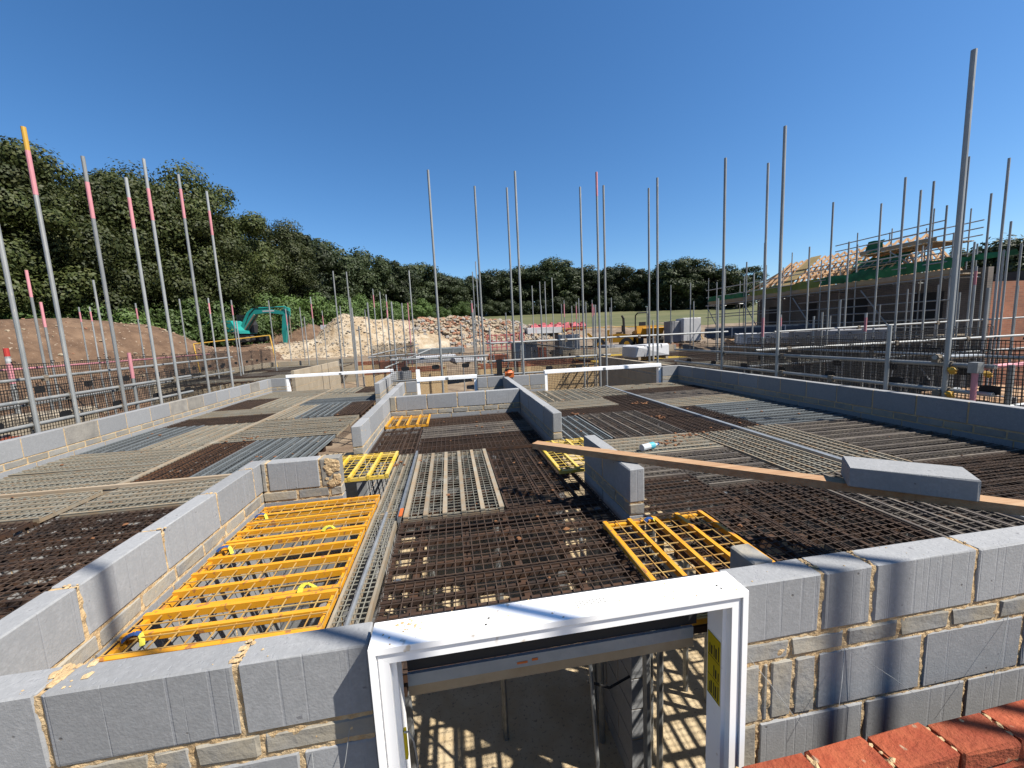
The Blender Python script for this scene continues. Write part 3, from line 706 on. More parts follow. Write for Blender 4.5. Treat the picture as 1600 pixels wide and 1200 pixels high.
# yellow infill panels
yp = dict(cat='infill panel', name='infill_grating', ws=0.078, wr_=0.0022, bw=0.023, bh=0.032, tilt=0.01, group='yellow infill panels')
panel(-1.425, -0.61, 1.235, 1.90, 'h', 'y', DZ+0.035, 'orange-yellow infill panel nearest the front wall beside inner wall', nb=6, legs=True, top_bars=True, **yp)
panel(-1.425, -0.61, 1.92, 2.53, 'h', 'y', DZ+0.03, 'orange-yellow infill panel, middle one of three beside inner wall', nb=5, top_bars=True, **yp)
panel(-1.425, -0.61, 2.55, 3.075, 'h', 'y', DZ+0.03, 'orange-yellow infill panel against the short return wall', nb=5, top_bars=True, **yp)
panel(-1.40, -0.60, 3.46, 4.17, 'v', 'l', DZ+0.05, 'bright yellow infill panel between return wall and left hall wall', nb=6, top_bars=True, **yp)
panel(-0.93, -0.36, 5.47, 6.12, 'v', 'y', DZ+0.045, 'small orange-yellow infill panel in far left corner of hall', nb=5, top_bars=True, **yp)
panel(0.84, 1.50, 3.14, 4.06, 'v', 'l', DZ+0.055, 'bright yellow infill panel under the tip of the plank', nb=5, top_bars=True, **yp)
panel(0.855, 1.50, 1.36, 2.21, 'v', 'y', DZ+0.045, 'orange-yellow infill panel behind the right end of door frame', nb=5, top_bars=True, **yp)
# runners (long bearers between panels)
def runner(label, a, b, w, h, mat, name='deck_runner', z=DZ):
    m_ = MB(); m_.bar((*a, z), (*b, z), w, h); m_.bar((*a, z-0.055), (*b, z-0.055), w*0.5, 0.05)
    return tag(m_.build(name, mat), label, 'runner')
runner('long pale metal runner through the right room deck', (3.225, 1.25), (3.225, 8.05), 0.05, 0.03, 'galvanised', z=DZ+0.012)
runner('pale pinkish runner across the left room deck', (-4.6, 4.01), (-1.58, 4.01), 0.038, 0.025, 'board_buff', z=DZ+0.012)
runner('metal runner along the middle of the left room deck', (-3.09, 4.06), (-3.09, 11.0), 0.06, 0.02, 'buff_steel')
runner('white tipped metal runner left of pale framed panel', (-0.412, 2.62), (-0.412, 4.2), 0.02, 0.04, 'galvanised', z=DZ+0.02)
b = MB(); b.bar((-0.40, 2.62, DZ+0.045), (-0.40, 2.74, DZ+0.045), 0.022, 0.006); tag(b.build('red_end_cap', 'orange_plastic'), 'small red end cap on the metal runner', 'cap')
b = MB(); b.tube((-0.51, 1.25, DZ+0.02), (-0.51, 2.75, DZ+0.02), 0.012, 8); tag(b.build('metal_rod', 'galvanised'), 'thin metal rod lying on the narrow mesh strip', 'rod')
# straps on yellow panels
sb = 0
for (x, y, rz, m1, lab) in ((-1.40, 1.72, 0.4, 'strap_blue', 'blue and yellow strap knotted on the near yellow panel'), (-1.41, 2.42, 0.5, 'strap_blue', 'blue strap tied at left edge of middle yellow panel'),
                            (-1.40, 2.86, 0.4, 'strap_blue', 'small blue strap on the yellow panel by return wall'), (-0.78, 1.90, 1.2, 'strap_yellow', 'yellow strap hanging over the near yellow panel bar'),
                            (-0.86, 2.53, 0.8, 'strap_yellow', 'yellow strap tied over bars of middle yellow panel'), (1.10, 2.16, 0.1, 'strap_blue', 'blue strap on the far rail of right yellow panel')):
    t = thing('strap', lab, 'strap', (x, y, DZ+0.05)); t.rotation_euler = (0, 0, rz)
    b = MB(); pts = [(0, 0, -0.008), (0.018, 0.006, 0.006), (0.04, 0.008, 0.008), (0.058, 0.003, 0.002), (0.066, -0.014, -0.012), (0.07, -0.04, -0.03)]
    for p, q in zip(pts[:3], pts[1:4]): b.bar(p, q, 0.026, 0.002)
    b.build('loop', m1, t, off=(0, 0, 0))
    b = MB()
    for p, q in zip(pts[3:-1], pts[4:]): b.bar(p, q, 0.018, 0.002)
    b.build('tail', 'strap_yellow', t, off=(0, 0, 0))

# ------------------------------------------------------------------ plank, loose block, bottle, litter
pa, pb = Vector((0.585, 2.875, 2.275)), Vector((2.75, 0.92, 2.275))
pk = MB(); pk.bar(pa, pb, 0.085, 0.042); o = pk.build('timber_plank', 'timber', off=tuple((pa+pb)/2)); o.location = (pa+pb)/2
tag(o, 'long timber plank lying across the stub wall and front wall', 'plank')
d = (pb-pa).normalized(); ang = math.atan2(d.y, d.x)
lb = link('loose_block', chamfer_mesh(0.44, 0.19, 0.10, 'block_scored', 0.006, 0.002, 5), None, (2.09, 1.525, 2.350), (0.015, 0.0, ang+0.05))
tag(lb, 'loose grey concrete block lying on the timber plank', 'block')
t = thing('plastic_bottle', 'clear plastic bottle with cyan label lying on buff deck', 'bottle', (1.90, 3.62, DZ+0.04), rz=0.35)
b = MB(); b.tube((-0.11, 0, 0), (-0.01, 0, 0), 0.034, 12); b.tube((0.05, 0, 0), (0.085, 0, 0), 0.034, 12, 0.013); b.tube((0.085, 0, 0), (0.10, 0, 0), 0.013, 10); b.build('body', 'water_bottle', t, off=(0, 0, 0), smooth=False)
b = MB(); b.tube((-0.0095, 0, 0), (0.0495, 0, 0), 0.0345, 12); b.build('label_sleeve', 'cyan_label', t, off=(0, 0, 0))
b = MB(); b.tube((0.101, 0, 0), (0.118, 0, 0), 0.015, 10); b.build('cap', 'blue_paint', t, off=(0, 0, 0))
lt = MB()
for i in range(170):
    x = random.choice([random.uniform(-4.5, -1.7), random.uniform(1.3, 4.8), random.uniform(-0.4, 1)]); y = random.uniform(1.6, 8.0)
    lt.lump((x, y, DZ+0.012), random.choice([0.008, 0.012, 0.02]), 0.4, seed=i)
for (x, y, n) in ((3.0, 5.9, 16), (2.2, 3.78, 14), (2.55, 3.95, 12), (2.75, 4.9, 10), (1.75, 5.5, 8), (-2.7, 5.6, 9), (-2.0, 4.6, 5), (-0.52, 1.5, 20), (-0.56, 3.9, 10)):
    for k in range(n): lt.lump((x+random.gauss(0, 0.09), y+random.gauss(0, 0.05), DZ+0.014), random.uniform(0.01, 0.026), 0.4, seed=k+int(x*100))
tag(lt.build('deck_litter', 'rust_orange'), 'orange mortar lumps and crumbs scattered over the mesh deck', 'litter', kind='stuff')
# things standing on the slab under the deck
for i, (x, y, lab) in enumerate(((0.78, 1.75, 'slanting metal strut seen through the doorway'), )):
    b = MB(); b.tube((0.75, 2.35, 1.86), (0.66, 1.75, 0.02), 0.012, 8); tag(b.build('metal_strut', 'galvanised'), lab, 'strut')
b = MB(); b.path([(0.72, 2.2, 0.9), (0.85, 2.15, 0.875), (1.0, 2.18, 0.9)], 0.008); tag(b.build('sagging_cable', 'net_black'), 'thin dark cable sagging inside the doorway', 'cable')
b = MB(); b.prism([(0.80, 1.62), (0.95, 1.70), (0.99, 1.92), (0.84, 1.80)], 0.004, 0.012, axis='z'); tag(b.build('dark_patch', 'grey_wrap'), 'flat dark grey patch on the floor inside the doorway', 'offcut')  # thin dark grey patch laid flat on the slab

# ------------------------------------------------------------------ heaps of earth, chalk and rubble
def heap(name, label, x0, x1, y0, y1, step, lines, mat, amp=0.35, cat='heap'):
    # lines: list of (polyline [(x,y,z)], sigma)
    def hf(x, y):
        base = ground_h(x, y)-0.35; best = base
        for poly, sg in lines:
            for (a, b) in zip(poly[:-1], poly[1:]):
                A = Vector(a[:2]); B = Vector(b[:2]); d = B-A; t = max(0, min(1, (Vector((x, y))-A).dot(d)/max(1e-6, d.length_squared)))
                q = A+d*t; ztop = a[2]+(b[2]-a[2])*t; dist = (Vector((x, y))-q).length
                w = math.exp(-(dist/sg)**2*0.9)
                best = max(best, base+(ztop-base)*w)
        rise = best-base
        return best+min(1.0, rise)*amp*(nz((x, y, 1.7), 0.35, 4)*0.6+nz((x, y, 4.2), 1.3, 3)*0.3)
    xs = lin(x0, x1, int((x1-x0)/step)); ys = lin(y0, y1, int((y1-y0)/step)); mb = MB(); nx = len(xs)
    for y in ys:
        for x in xs: mb.v.append((x, y, hf(x, y)))
    for j in range(len(ys)-1):
        for i in range(nx-1):
            a = j*nx+i; mb.f.append((a, a+1, a+nx+1, a+nx)); mb.m.append(0)
    o = mb.build(name, mat, smooth=True); tag(o, label, cat, kind='thing')
    return o, hf
_, hf_e = heap('earth_mound', 'long brown spoil mound below the left woodland', -46, -9, 8, 46, 0.5,
     [([(-44, 4, 4.9), (-19.6, 20.8, 4.8), (-17.6, 25.3, 4.8), (-18.6, 28.6, 4.3), (-20, 31, 3.6)], 3.9), ([(-22, 38.2, 3.3), (-13.5, 38.5, 3.3)], 3.6), ([(-21, 32.5, 3.5), (-14.5, 33.5, 2.9)], 3.0)], 'earth', 0.3)
heap('soil_mound', 'brown soil mound behind the excavator', -34, -9, 40, 58, 0.6, [([(-23, 48, 6.8), (-18.6, 48.6, 7.4), (-15.2, 47, 5.2)], 3.6)], 'earth', 0.3)
_, hf_c = heap('chalk_heap', 'pale chalk heap with a pointed top', -20, 0, 29, 46, 0.35, [([(-8.6, 37, 5.45), (-5, 39, 4.9), (-1.5, 40, 4.7)], 3.0), ([(-14, 35, 3.0), (-9, 36, 3.5), (-2, 38, 3.6)], 3.4)], 'chalk', 0.5)
_, hf_r = heap('rubble_heap', 'long heap of brick and concrete rubble', -5, 18, 33, 50, 0.35, [([(-2.5, 40, 5.0), (3, 41, 4.7), (9.5, 42.8, 3.7), (13, 44, 2.6)], 3.4)], 'rubble_soil', 0.5)
heap('soil_bank', 'low bank of sandy soil before the field', 8, 70, 36, 58, 0.8, [([(11, 47, 3.3), (17, 48, 3.5), (28, 44.5, 2.9), (44, 42, 2.7), (68, 40, 2.6)], 3.4)], 'soil', 0.5)
rk = MB()
for i in range(5200):
    x = random.uniform(-4.2, 14); y = random.uniform(34.5, 44)
    s_ = random.choice([0.07, 0.1, 0.13, 0.18, 0.26])*random.uniform(0.7, 1.2)
    cl = nz((x, y, 0), 0.45, 3)
    mi = 1 if cl > 0.3 and random.random() < 0.6 else random.choice([0, 0, 0, 0, 2, 2, 1])
    rk.lump((x, y, hf_r(x, y)+s_*0.25), s_, random.uniform(0.5, 0.9), mi, seed=i)
tag(rk.build('rubble_pieces', ['rock_pale', 'rock_brick', 'rock_grey']), 'broken bricks and concrete lumps covering the rubble heap', 'rubble', kind='stuff')
rk = MB()
for i in range(2600):
    x = random.uniform(-15, -2.5); y = random.uniform(30, 40)
    s_ = random.choice([0.025, 0.035, 0.05, 0.06, 0.1])*random.uniform(0.7, 1.2)
    rk.lump((x, y, hf_c(x, y)+s_*0.2), s_, 0.7, random.choice([0, 0, 0, 2]), seed=i+7000)
tag(rk.build('chalk_lumps', ['rock_pale', 'rock_brick', 'rock_grey']), 'pale chalk lumps lying over the chalk heap', 'chalk', kind='stuff')
rk = MB()
for i in range(1500):
    x = random.uniform(-34, -10); y = random.uniform(12, 40); s_ = random.choice([0.03, 0.05, 0.08])*random.uniform(0.7, 1.3)
    rk.lump((x, y, hf_e(x, y)+s_*0.3), s_, 0.7, random.choice([0, 0, 1]), seed=i+17000)
tag(rk.build('mound_stones', ['rock_pale', 'rock_brick', 'rock_grey']), 'small pale stones on the brown spoil mound', 'stones', kind='stuff')

# ------------------------------------------------------------------ trees
def crown_mesh(name, seed, nblob, nleaf, rxy, zc, rz, br, leaf, mat, low=0.0):
    rnd = random.Random(seed); blobs = []
    while len(blobs) < nblob:
        v = Vector((rnd.gauss(0, 1), rnd.gauss(0, 1), rnd.gauss(0, 1))).normalized()*(rnd.random()**0.33)
        c = Vector((v.x*rxy, v.y*rxy, zc+v.z*rz))
        if c.z < low: continue
        blobs.append((c, br*rnd.uniform(0.65, 1.3)))
    mb = MB()
    for i in range(nleaf):
        c, r = blobs[i % nblob]
        d = Vector((rnd.gauss(0, 1), rnd.gauss(0, 1), rnd.gauss(0.15, 1))).normalized()
        p = c+Vector((d.x, d.y, d.z*0.8))*r*(rnd.uniform(0.55, 1.06) if rnd.random() < 0.965 else rnd.uniform(1.05, 1.22))
        n = (d+Vector((rnd.uniform(-1, 1), rnd.uniform(-1, 1), rnd.uniform(-0.6, 1)))*0.5).normalized()
        a = n.cross(Vector((rnd.uniform(-1, 1), rnd.uniform(-1, 1), rnd.uniform(-1, 1)))).normalized(); b_ = n.cross(a)
        s_ = leaf*rnd.uniform(0.55, 1.35)
        mb.quad(p-a*s_-b_*s_*0.35, p-b_*s_*0.6+a*0.2*s_, p+a*s_+b_*s_*0.3, p+b_*s_*0.7-a*0.1*s_)
    return mb.mesh(name, mat)
def trunk_mesh(seed):
    rnd = random.Random(seed); mb = MB()
    mb.tube((0, 0, -0.03), (0.004, 0.004, 0.35), 0.022, 9, 0.015); mb.tube((0.004, 0.004, 0.35), (0, 0.008, 0.72), 0.015, 8, 0.005)
    for i in range(7):
        z = rnd.uniform(0.25, 0.6); t = rnd.uniform(0, 6.28); L_ = rnd.uniform(0.14, 0.26)
        mb.tube((0.003, 0.004, z), (math.cos(t)*L_, math.sin(t)*L_, z+L_*0.8), 0.008, 6, 0.002)
    return mb.mesh('trunk', 'bark')
TRK = [trunk_mesh(k) for k in range(3)]
CR_N = [crown_mesh('crown', 11+k, 95, 80000, 0.36, 0.52, 0.40, 0.092, 0.0066, 'leaf_wood', 0.08) for k in range(3)]
CR_F = [crown_mesh('crown', 31+k, 46, 15000, 0.36, 0.55, 0.37, 0.115, 0.0145, 'leaf_dark', 0.12) for k in range(4)]
CR_H = [crown_mesh('crown', 51+k, 46, 20000, 0.62, 0.42, 0.40, 0.19, 0.020, 'leaf_hedge', 0.02) for k in range(3)]
CR_U = [crown_mesh('crown', 71+k, 46, 14000, 0.62, 0.40, 0.40, 0.2, 0.024, 'leaf_dark', 0.0) for k in range(2)]
def tree(name, label, x, y, h, crown, k, group, cat='tree', w=1.0):
    t = thing(name, label, cat, (x, y, ground_h(x, y)-0.1), group, rz=random.uniform(0, 6.28))
    t.scale = (h*w, h*w, h)
    link('crown', crown[k % len(crown)], t); link('trunk', TRK[k % 3], t)
    return t
TREES = [(-27.1,29.4,14.9),(-27.2,32.0,15.4),(-27.6,34.3,14.3),(-27.3,37.0,15.2),(-26.5,38.8,16.1),(-24.8,41.1,17.1),(-23.7,44.0,17.9),(-24.5,48.1,13.6),(-24.4,52.6,14.6),(-23.2,57.5,17.0),(-22.6,64.1,17.1),(-21.7,71.8,16.9),(-19.9,79.5,15.4),(-17.1,88.4,16.5),(-13.4,97.1,15.5),(-8.5,105.7,16.0),(-2.5,112.0,13.5),(3.0,120.0,11.5),(12.5,124.4,14.6),(20.7,126.3,14.9),(27.1,127.2,16.0),(33.4,125.6,17.7),(39.3,126.0,15.7),(45.6,126.0,14.4),(48.7,120.5,15.0),(53.9,120.5,15.3),(61.7,121.2,13.2),(66.8,111.6,16.0),(72.9,112.5,14.1),(77.7,111.6,13.2),(84.6,114.1,11.4),(79.9,102.6,12.3),(50.1,33.1,4.8),(41.1,24.8,5.0),(43.4,24.8,5.3)]
for i, (x, y, h) in enumerate(TREES):
    if i < 14:
        tree('woodland_tree', 'tall dense green tree in the left woodland, %s from the left' % ORD[i], x, y, h*1.02, CR_N if i < 10 else CR_F, i, 'trees of the left woodland')
    elif i < 32:
        tree('field_tree', 'dark tree of the far tree line beyond field, %s from left' % ORD[i-14], x, y, h*random.uniform(0.92, 1.08), CR_F, i, 'trees beyond the field', w=1.35)
    else:
        tree('distant_tree', 'dark tree beyond the brick house at right edge, %s from left' % ORD[i-32], x, y, h*1.5, CR_F, i, 'trees at the right edge', w=1.3)
BUSH = [(-23.9,26.9,5.7),(-23.3,28.8,5.5),(-22.3,30.7,5.6),(-21.6,33.7,6.1),(-20.3,36.8,6.2),(-19.3,40.6,6.3),(-18.4,46.5,7.1),(-17.1,52.3,7.5),(-15.5,60.0,7.6),(-13.9,68.6,7.4),(-10.4,79.3,6.5),(-6.4,89.8,7.2),(-1.2,100.0,5.0),(4.6,109.9,5.7)]
for i, (x, y, h) in enumerate(BUSH):
    tree('bush', 'bright green bush at the foot of the woodland, %s from left' % ORD[i], x-1.2, y+1.0, h*0.95, CR_H, i, 'bushes at the foot of the woodland', 'bush', w=0.95)
# a second row so that the wood has depth, and the dark undergrowth below the far trees
k = 0
for (x, y, h) in TREES[:31]:
    dx, dy = (-6.0, 3.0) if k < 12 else (3.0, 7.0)
    if k < 31:
        tree('wood_tree_behind', 'dark tree in the second row of the wood, %s from left' % (ORD[k] if k < 20 else 'twenty-'+ORD[k-20]), x+dx+random.uniform(-1, 1), y+dy, h*random.uniform(0.86, 0.98)*(0.62 if 5 <= k <= 12 else 1), CR_F, k+1, 'second row of the wood', w=1.15)
    k += 1
for i in range(20):
    x = 2+i*4.3; y = 121-max(0, i-8)*1.25
    tree('undergrowth_bush', 'dark undergrowth bush under far trees, %s from left' % ORD[i], x, y-2, random.uniform(4.5, 6.5), CR_U, i, 'undergrowth below the far trees', 'bush', w=0.95)

# ------------------------------------------------------------------ excavator
ex = thing('excavator', 'teal green tracked excavator digging beside the chalk heap', 'excavator', (-17.9, 38.4, 3.5), rz=R(-8))
def P(fn, name, mat, parent=ex):
    b = MB(); fn(b); return b.build(name, mat, parent, off=(0, 0, 0))
for sy in (-0.95, 0.95):
    def trk(b, sy=sy):
        pr = [(-1.55, 0.12), (-1.4, 0.0), (1.4, 0.0), (1.6, 0.14), (1.62, 0.38), (1.45, 0.54), (-1.4, 0.54), (-1.6, 0.38)]
        b.prism(pr, sy-0.22, sy+0.22)
        for q in range(14): b.box(-1.5+q*0.22, -1.42+q*0.22, sy-0.225, sy+0.225, 0.53, 0.56)
    tr_ = P(trk, 'track', 'dark_machine')
    def whl(b, sy=sy):
        for q in range(5): b.tube((-1.25+q*0.62, sy-0.24, 0.27), (-1.25+q*0.62, sy+0.24, 0.27), 0.2 if q in (0, 4) else 0.13, 12)
    P(whl, 'track_roller', 'mud_steel', tr_)
P(lambda b: b.prism([(-2.35, 0.72), (-0.2, 0.72), (0.62, 0.72), (0.6, 0.98), (0.25, 1.3), (0.05, 1.72), (-0.1, 1.84), (-2.2, 1.9), (-2.45, 1.6)], -1.2, 1.2), 'house', 'teal_paint')
P(lambda b: b.box(-2.2, 0.4, -1.1, 1.1, 0.58, 0.74), 'turntable', 'dark_machine')
cb_ = P(lambda b: b.prism([(-0.45, 0.8), (0.72, 0.8), (0.8, 1.5), (0.45, 2.35), (-0.45, 2.4)], 0.28, 1.19), 'cab', 'dark_machine')
P(lambda b: (b.prism([(-0.3, 1.5), (0.62, 1.5), (0.4, 2.22), (-0.3, 2.25)], 1.191, 1.2), b.prism([(-0.3, 1.5), (0.62, 1.5), (0.4, 2.22), (-0.3, 2.25)], 0.27, 0.279)), 'window', 'glass_dark', cb_)
P(lambda b: b.box(-1.2, -0.9, -0.9, -0.7, 1.89, 2.15), 'exhaust', 'dark_machine')
P(lambda b: b.box(-1.35, -0.55, -1.215, -1.201, 1.0, 1.55), 'grille', 'dark_machine')
P(lambda b: b.box(-2.38, 0.55, -1.212, -1.2, 0.76, 0.88), 'grey_band', 'mud_steel')
P(lambda b: (b.box(-2.2, -1.5, -1.214, -1.201, 1.25, 1.45), b.box(2.2, 3.2, -0.25, -0.241, 2.5, 2.62)), 'pale_stripe', 'white_wrap')
P(lambda b: (b.path([(0.6, -0.26, 1.5), (1.1, -0.3, 2.4), (1.7, -0.28, 2.95), (3.2, -0.26, 2.9), (3.9, -0.24, 2.7)], 0.03), b.path([(3.9, -0.24, 2.7), (4.5, -0.24, 2.4), (4.15, -0.22, 1.0)], 0.03)), 'hydraulic_hose', 'dark_machine')
P(lambda b: b.prism([(0.0, 0.85), (0.35, 0.75), (1.0, 1.75), (1.55, 2.35), (2.6, 2.42), (3.95, 2.2), (4.0, 2.45), (2.6, 2.78), (1.3, 2.85), (0.85, 2.55), (0.3, 1.6)], -0.24, 0.16), 'boom', 'teal_paint')
P(lambda b: b.prism([(3.75, 2.55), (4.15, 2.85), (4.42, 2.75), (4.38, 2.2), (4.02, 0.6), (3.85, -0.25), (3.65, -0.25), (3.62, 0.6), (3.8, 2.0)], -0.2, 0.12), 'stick', 'teal_paint')
P(lambda b: (b.tube((0.4, -0.28, 0.9), (1.5, -0.28, 2.3), 0.07, 8), b.tube((0.4, 0.2, 0.9), (1.5, 0.2, 2.3), 0.07, 8)), 'boom_ram', 'mud_steel')
P(lambda b: b.tube((1.8, -0.04, 2.86), (4.1, -0.04, 2.88), 0.06, 8), 'stick_ram', 'teal_paint')
P(lambda b: b.tube((4.35, -0.04, 2.1), (4.3, -0.04, 0.1), 0.05, 8), 'bucket_ram', 'mud_steel')
bk = P(lambda b: (b.prism([(3.5, -0.2), (4.3, -0.25), (4.75, -0.55), (4.8, -0.95), (4.4, -1.2), (3.9, -1.2), (3.5, -0.9), (4.0, -1.05), (4.4, -1.0), (4.6, -0.8), (4.5, -0.5), (3.6, -0.35)], -0.6, 0.52)), 'bucket', 'mud_steel')
P(lambda b: [b.box(3.46, 3.62, -0.55+q*0.24, -0.45+q*0.24, -1.0, -0.86) for q in range(5)], 'bucket_tooth', 'mud_steel', bk)
# yellow crowd rail before the excavator
def rail_set(label, pts, mat, r, name, posts=True):
    t = thing(name, label, 'barrier', (pts[0][0], pts[0][1], ground_h(pts[0][0], pts[0][1])))
    for a, b_ in zip(pts[:-1], pts[1:]):
        b = MB(); b.tube(a, b_, r, 8); b.build('rail', mat, t)
    for p in pts:
        b = MB(); b.tube((p[0]+0.5, p[1]-0.5, ground_h(p[0], p[1])-0.1), p, r, 8); b.build('post', mat, t)
rail_set('thin yellow barrier rail in front of the excavator', [(-12.2, 21.5, 3.35), (-9.0, 22.1, 3.62)], 'pole_yellow', 0.028, 'barrier_rail')
rail_set('thin yellow barrier rail before the sandy bank', [(9.5, 33, 3.35), (20, 30.5, 3.15)], 'pole_yellow', 0.03, 'barrier_rail')

# ------------------------------------------------------------------ scaffold poles
TUBES = {}
def pole(x, y, ztop, label, group, band=None, zb=None, lean=(0, 0), r=0.0242):
    z0 = ground_h(x, y)-0.05 if zb is None else zb
    t = thing('scaffold_pole', label, 'scaffold pole', (x, y, z0), group)
    h = ztop-z0
    key = (round(h, 1), r)
    if key not in TUBES:
        mb = MB(); mb.tube((0, 0, 0), (0, 0, key[0]), r, 10)
        me = mb.mesh('tube', 'pole_metal', smooth=False); TUBES[key] = me
    o = link('tube', TUBES[key], t)
    t.rotation_euler = (lean[1], lean[0], random.uniform(0, 6))
    for (mat, d0, d1) in (band or ()):
        mb = MB(); mb.tube((0, 0, key[0]-d1), (0, 0, key[0]-d0+(0.002 if d0 == 0 else 0)), r+0.0012, 10); mb.build('paint_band', mat, t, off=(0, 0, 0))
    return t
PK = [('pole_pink', 0.42, 0.95)]
for i, (y, zt_, bd) in enumerate(((5.746, 6.1, None), (6.295, 5.98, [('pole_yellow', 0, 0.28), ('pole_pink', 0.28, 0.82)]), (7.13, 5.99, [('pole_pink', 0.36, 0.88)]), (7.93, 6.02, [('pole_pink', 0.32, 0.82)]), (8.43, 6.53, [('pole_pink', 0.5, 1.05)]), (9.38, 6.55, [('pole_pink', 0.28, 0.85)]), (10.33, 6.57, [('pole_pink', 0.42, 0.95)]))):
    pole(-5.15, y, zt_, 'tall grey scaffold pole outside the left wall, %s from left' % ORD[i], 'tall poles along the left wall', bd)
pole(-5.2, 7.45, 3.12, 'short pink topped scaffold pole behind the left mesh guards', 'short poles by the left wall', [('pole_pink', 0, 0.42)])
pole(-8.6, 9.3, 3.25, 'short post with red and white top behind left guards', 'short poles by the left wall', [('pole_red', 0, 0.16), ('white_wrap', 0.2, 0.26), ('pole_pink', 0.3, 0.7)], r=0.04)
for i, (y, zt_) in enumerate(((3.58, 5.663), (5.88, 6.14), (7.245, 6.17))):
    pole(5.35, y, zt_, ('tall thick looking grey scaffold pole', 'tall grey scaffold pole', 'grey scaffold pole')[i]+' outside the right wall, %s from the camera' % ORD[i], 'tall poles along the right wall')
pole(5.35, 4.18, 3.0, 'short grey scaffold pole standing outside the right wall', 'short poles by the right wall')
pole(6.55, 7.6, 3.35, 'short pale scaffold pole behind the right guards', 'short poles by the right wall', [('pole_pink', 0.2, 0.6)])
for i, (x, zt_, bd) in enumerate(((-0.205, 6.47, None), (1.59, 6.49, None), (3.385, 6.54, [('pole_pink', 0.0, 0.5)]), (4.80, 6.44, None))):
    pole(x, 8.75, zt_, 'tall scaffold pole just behind the rear wall, %s from left' % ORD[i], 'tall poles behind the rear wall', bd)
for i, (x, y) in enumerate(((0.75, 9.9), (1.45, 9.7), (3.11, 9.9), (3.62, 8.95), (4.75, 9.95))):
    pole(x*y/9.05 if i != 3 else x, y, 6.3+(y-9.05)*0.35, 'slim scaffold pole in the second row behind rear wall, %s from left' % ORD[i], 'second row poles behind the rear wall')
LEFT = [(-15.63,18.16,6.30),(-16.14,19.08,5.20),(-25.07,32.23,6.30),(-24.5,32.34,6.30),(-15.48,20.86,6.30),(-19.90,29.72,6.30),(-16.92,29.03,6.30),(-14.93,28.45,6.30),(-14.35,29.99,6.30),(-14.75,31.17,5.00)]
# the same sight lines, but on the nearer plot
LEFT = [(x*0.55, y*0.55, CAMZ+(z-CAMZ)*0.55) for x, y, z in LEFT]
for i, (x, y, z) in enumerate(LEFT):
    pole(x, y, z, 'short scaffold pole before the spoil mound, %s from left' % ORD[i], 'poles before the spoil mound', [('pole_pink', 0.0 if i in (0, 1) else 0.18, 0.55)] if i in (0, 1, 2, 3, 5, 7, 8) else None)
MIDL = [(-12.33,30.75,6.30),(-14.47,39.43,6.30),(-12.75,37.92,6.30),(-11.91,36.20,5.30),(-9.43,30.37,6.30),(-12.26,42.51,6.30),(-4.92,19.25,6.30),(-9.43,38.05,6.30),(-4.53,20.03,6.30),(-6.97,31.23,6.30),(-8.82,39.92,6.30),(-8.61,44.67,6.30),(-4.44,26.01,6.30),(-4.32,27.79,6.30),(-4.29,30.26,6.30),(-1.71,20.27,6.30),(-2.35,25.24,5.20)]
MIDL = [(x*0.6, y*0.6, CAMZ+(z-CAMZ)*0.6) if y > 30 else (x*0.8, y*0.8, CAMZ+(z-CAMZ)*0.8) for x, y, z in MIDL]
for i, (x, y, z) in enumerate(MIDL):
    pole(x, y, z, 'thin scaffold pole in front of the chalk heap, %s from left' % ORD[i], 'poles before the chalk heap', [('pole_pink', 0.3, 0.9)] if i in (1, 4, 5, 12, 14) else ([('pole_pink', 0, 3.0)] if i == 16 else None))
MIDR = [(1.37,20.74,6.30),(1.36,18.09,6.30),(5.68,26.77,6.30),(5.86,25.23,6.30),(6.21,25.30,6.30),(6.16,23.35,6.30),(13.19,46.03,6.30),(12.15,41.39,6.30),(15.35,48.97,6.30),(14.27,43.85,6.30),(12.66,38.08,6.30),(15.76,42.82,6.30),(16.25,38.67,6.30),(18.33,44.04,5.60),(31.37,60.46,6.30),(17.76,30.30,6.30),(18.59,28.92,6.30),(33.91,51.97,6.30),(20.27,28.17,6.30)]
def pull(x, y, z, lim):
    d = math.hypot(x, y); f = min(1.0, lim/d); return (x*f, y*f, CAMZ+(z-CAMZ)*f)
for i, q in enumerate(MIDR):
    x, y, z = pull(*q, 22.0)
    pole(x, y, z, 'thin scaffold pole before the rubble and field, %s from left' % ORD[i], 'poles before the field', [('pole_pink', 0.2, 0.9)] if i in (7, 9, 11) else None)
RGT = [(15.94,19.74,6.30),(20.26,24.41,6.30),(13.00,15.11,6.30),(6.62,7.67,6.30),(15.88,15.89,6.30),(10.73,10.05,6.30),(16.73,14.87,6.30),(12.42,10.15,6.30),(10.76,8.29,6.30),(12.30,9.09,6.30),(11.86,8.50,6.30),(14.85,10.26,6.30),(10.86,7.20,6.30),(24.16,15.51,6.30),(15.12,9.44,6.30),(28.68,17.19,6.30),(11.94,7.22,6.30),(19.98,11.86,6.30),(28.49,16.44,6.30)]
for i, q in enumerate(RGT):
    x, y, z = pull(*q, 17.0)
    pole(x, y, z, 'scaffold pole before the unfinished house on the right, %s from left' % ORD[i], 'poles before the unfinished house')
# scaffold the photographer stands on (out of frame, its shadows fall on the front wall)
for i, (x, y) in enumerate(((2.34, -0.35), (2.78, -0.35), (3.89, -0.35), (4.12, -0.35))):
    pole(x, y, 8.6 if i == 0 else 6.6, 'scaffold pole of the front lift, %s from left, outside the view' % ORD[i], 'poles of the front lift')

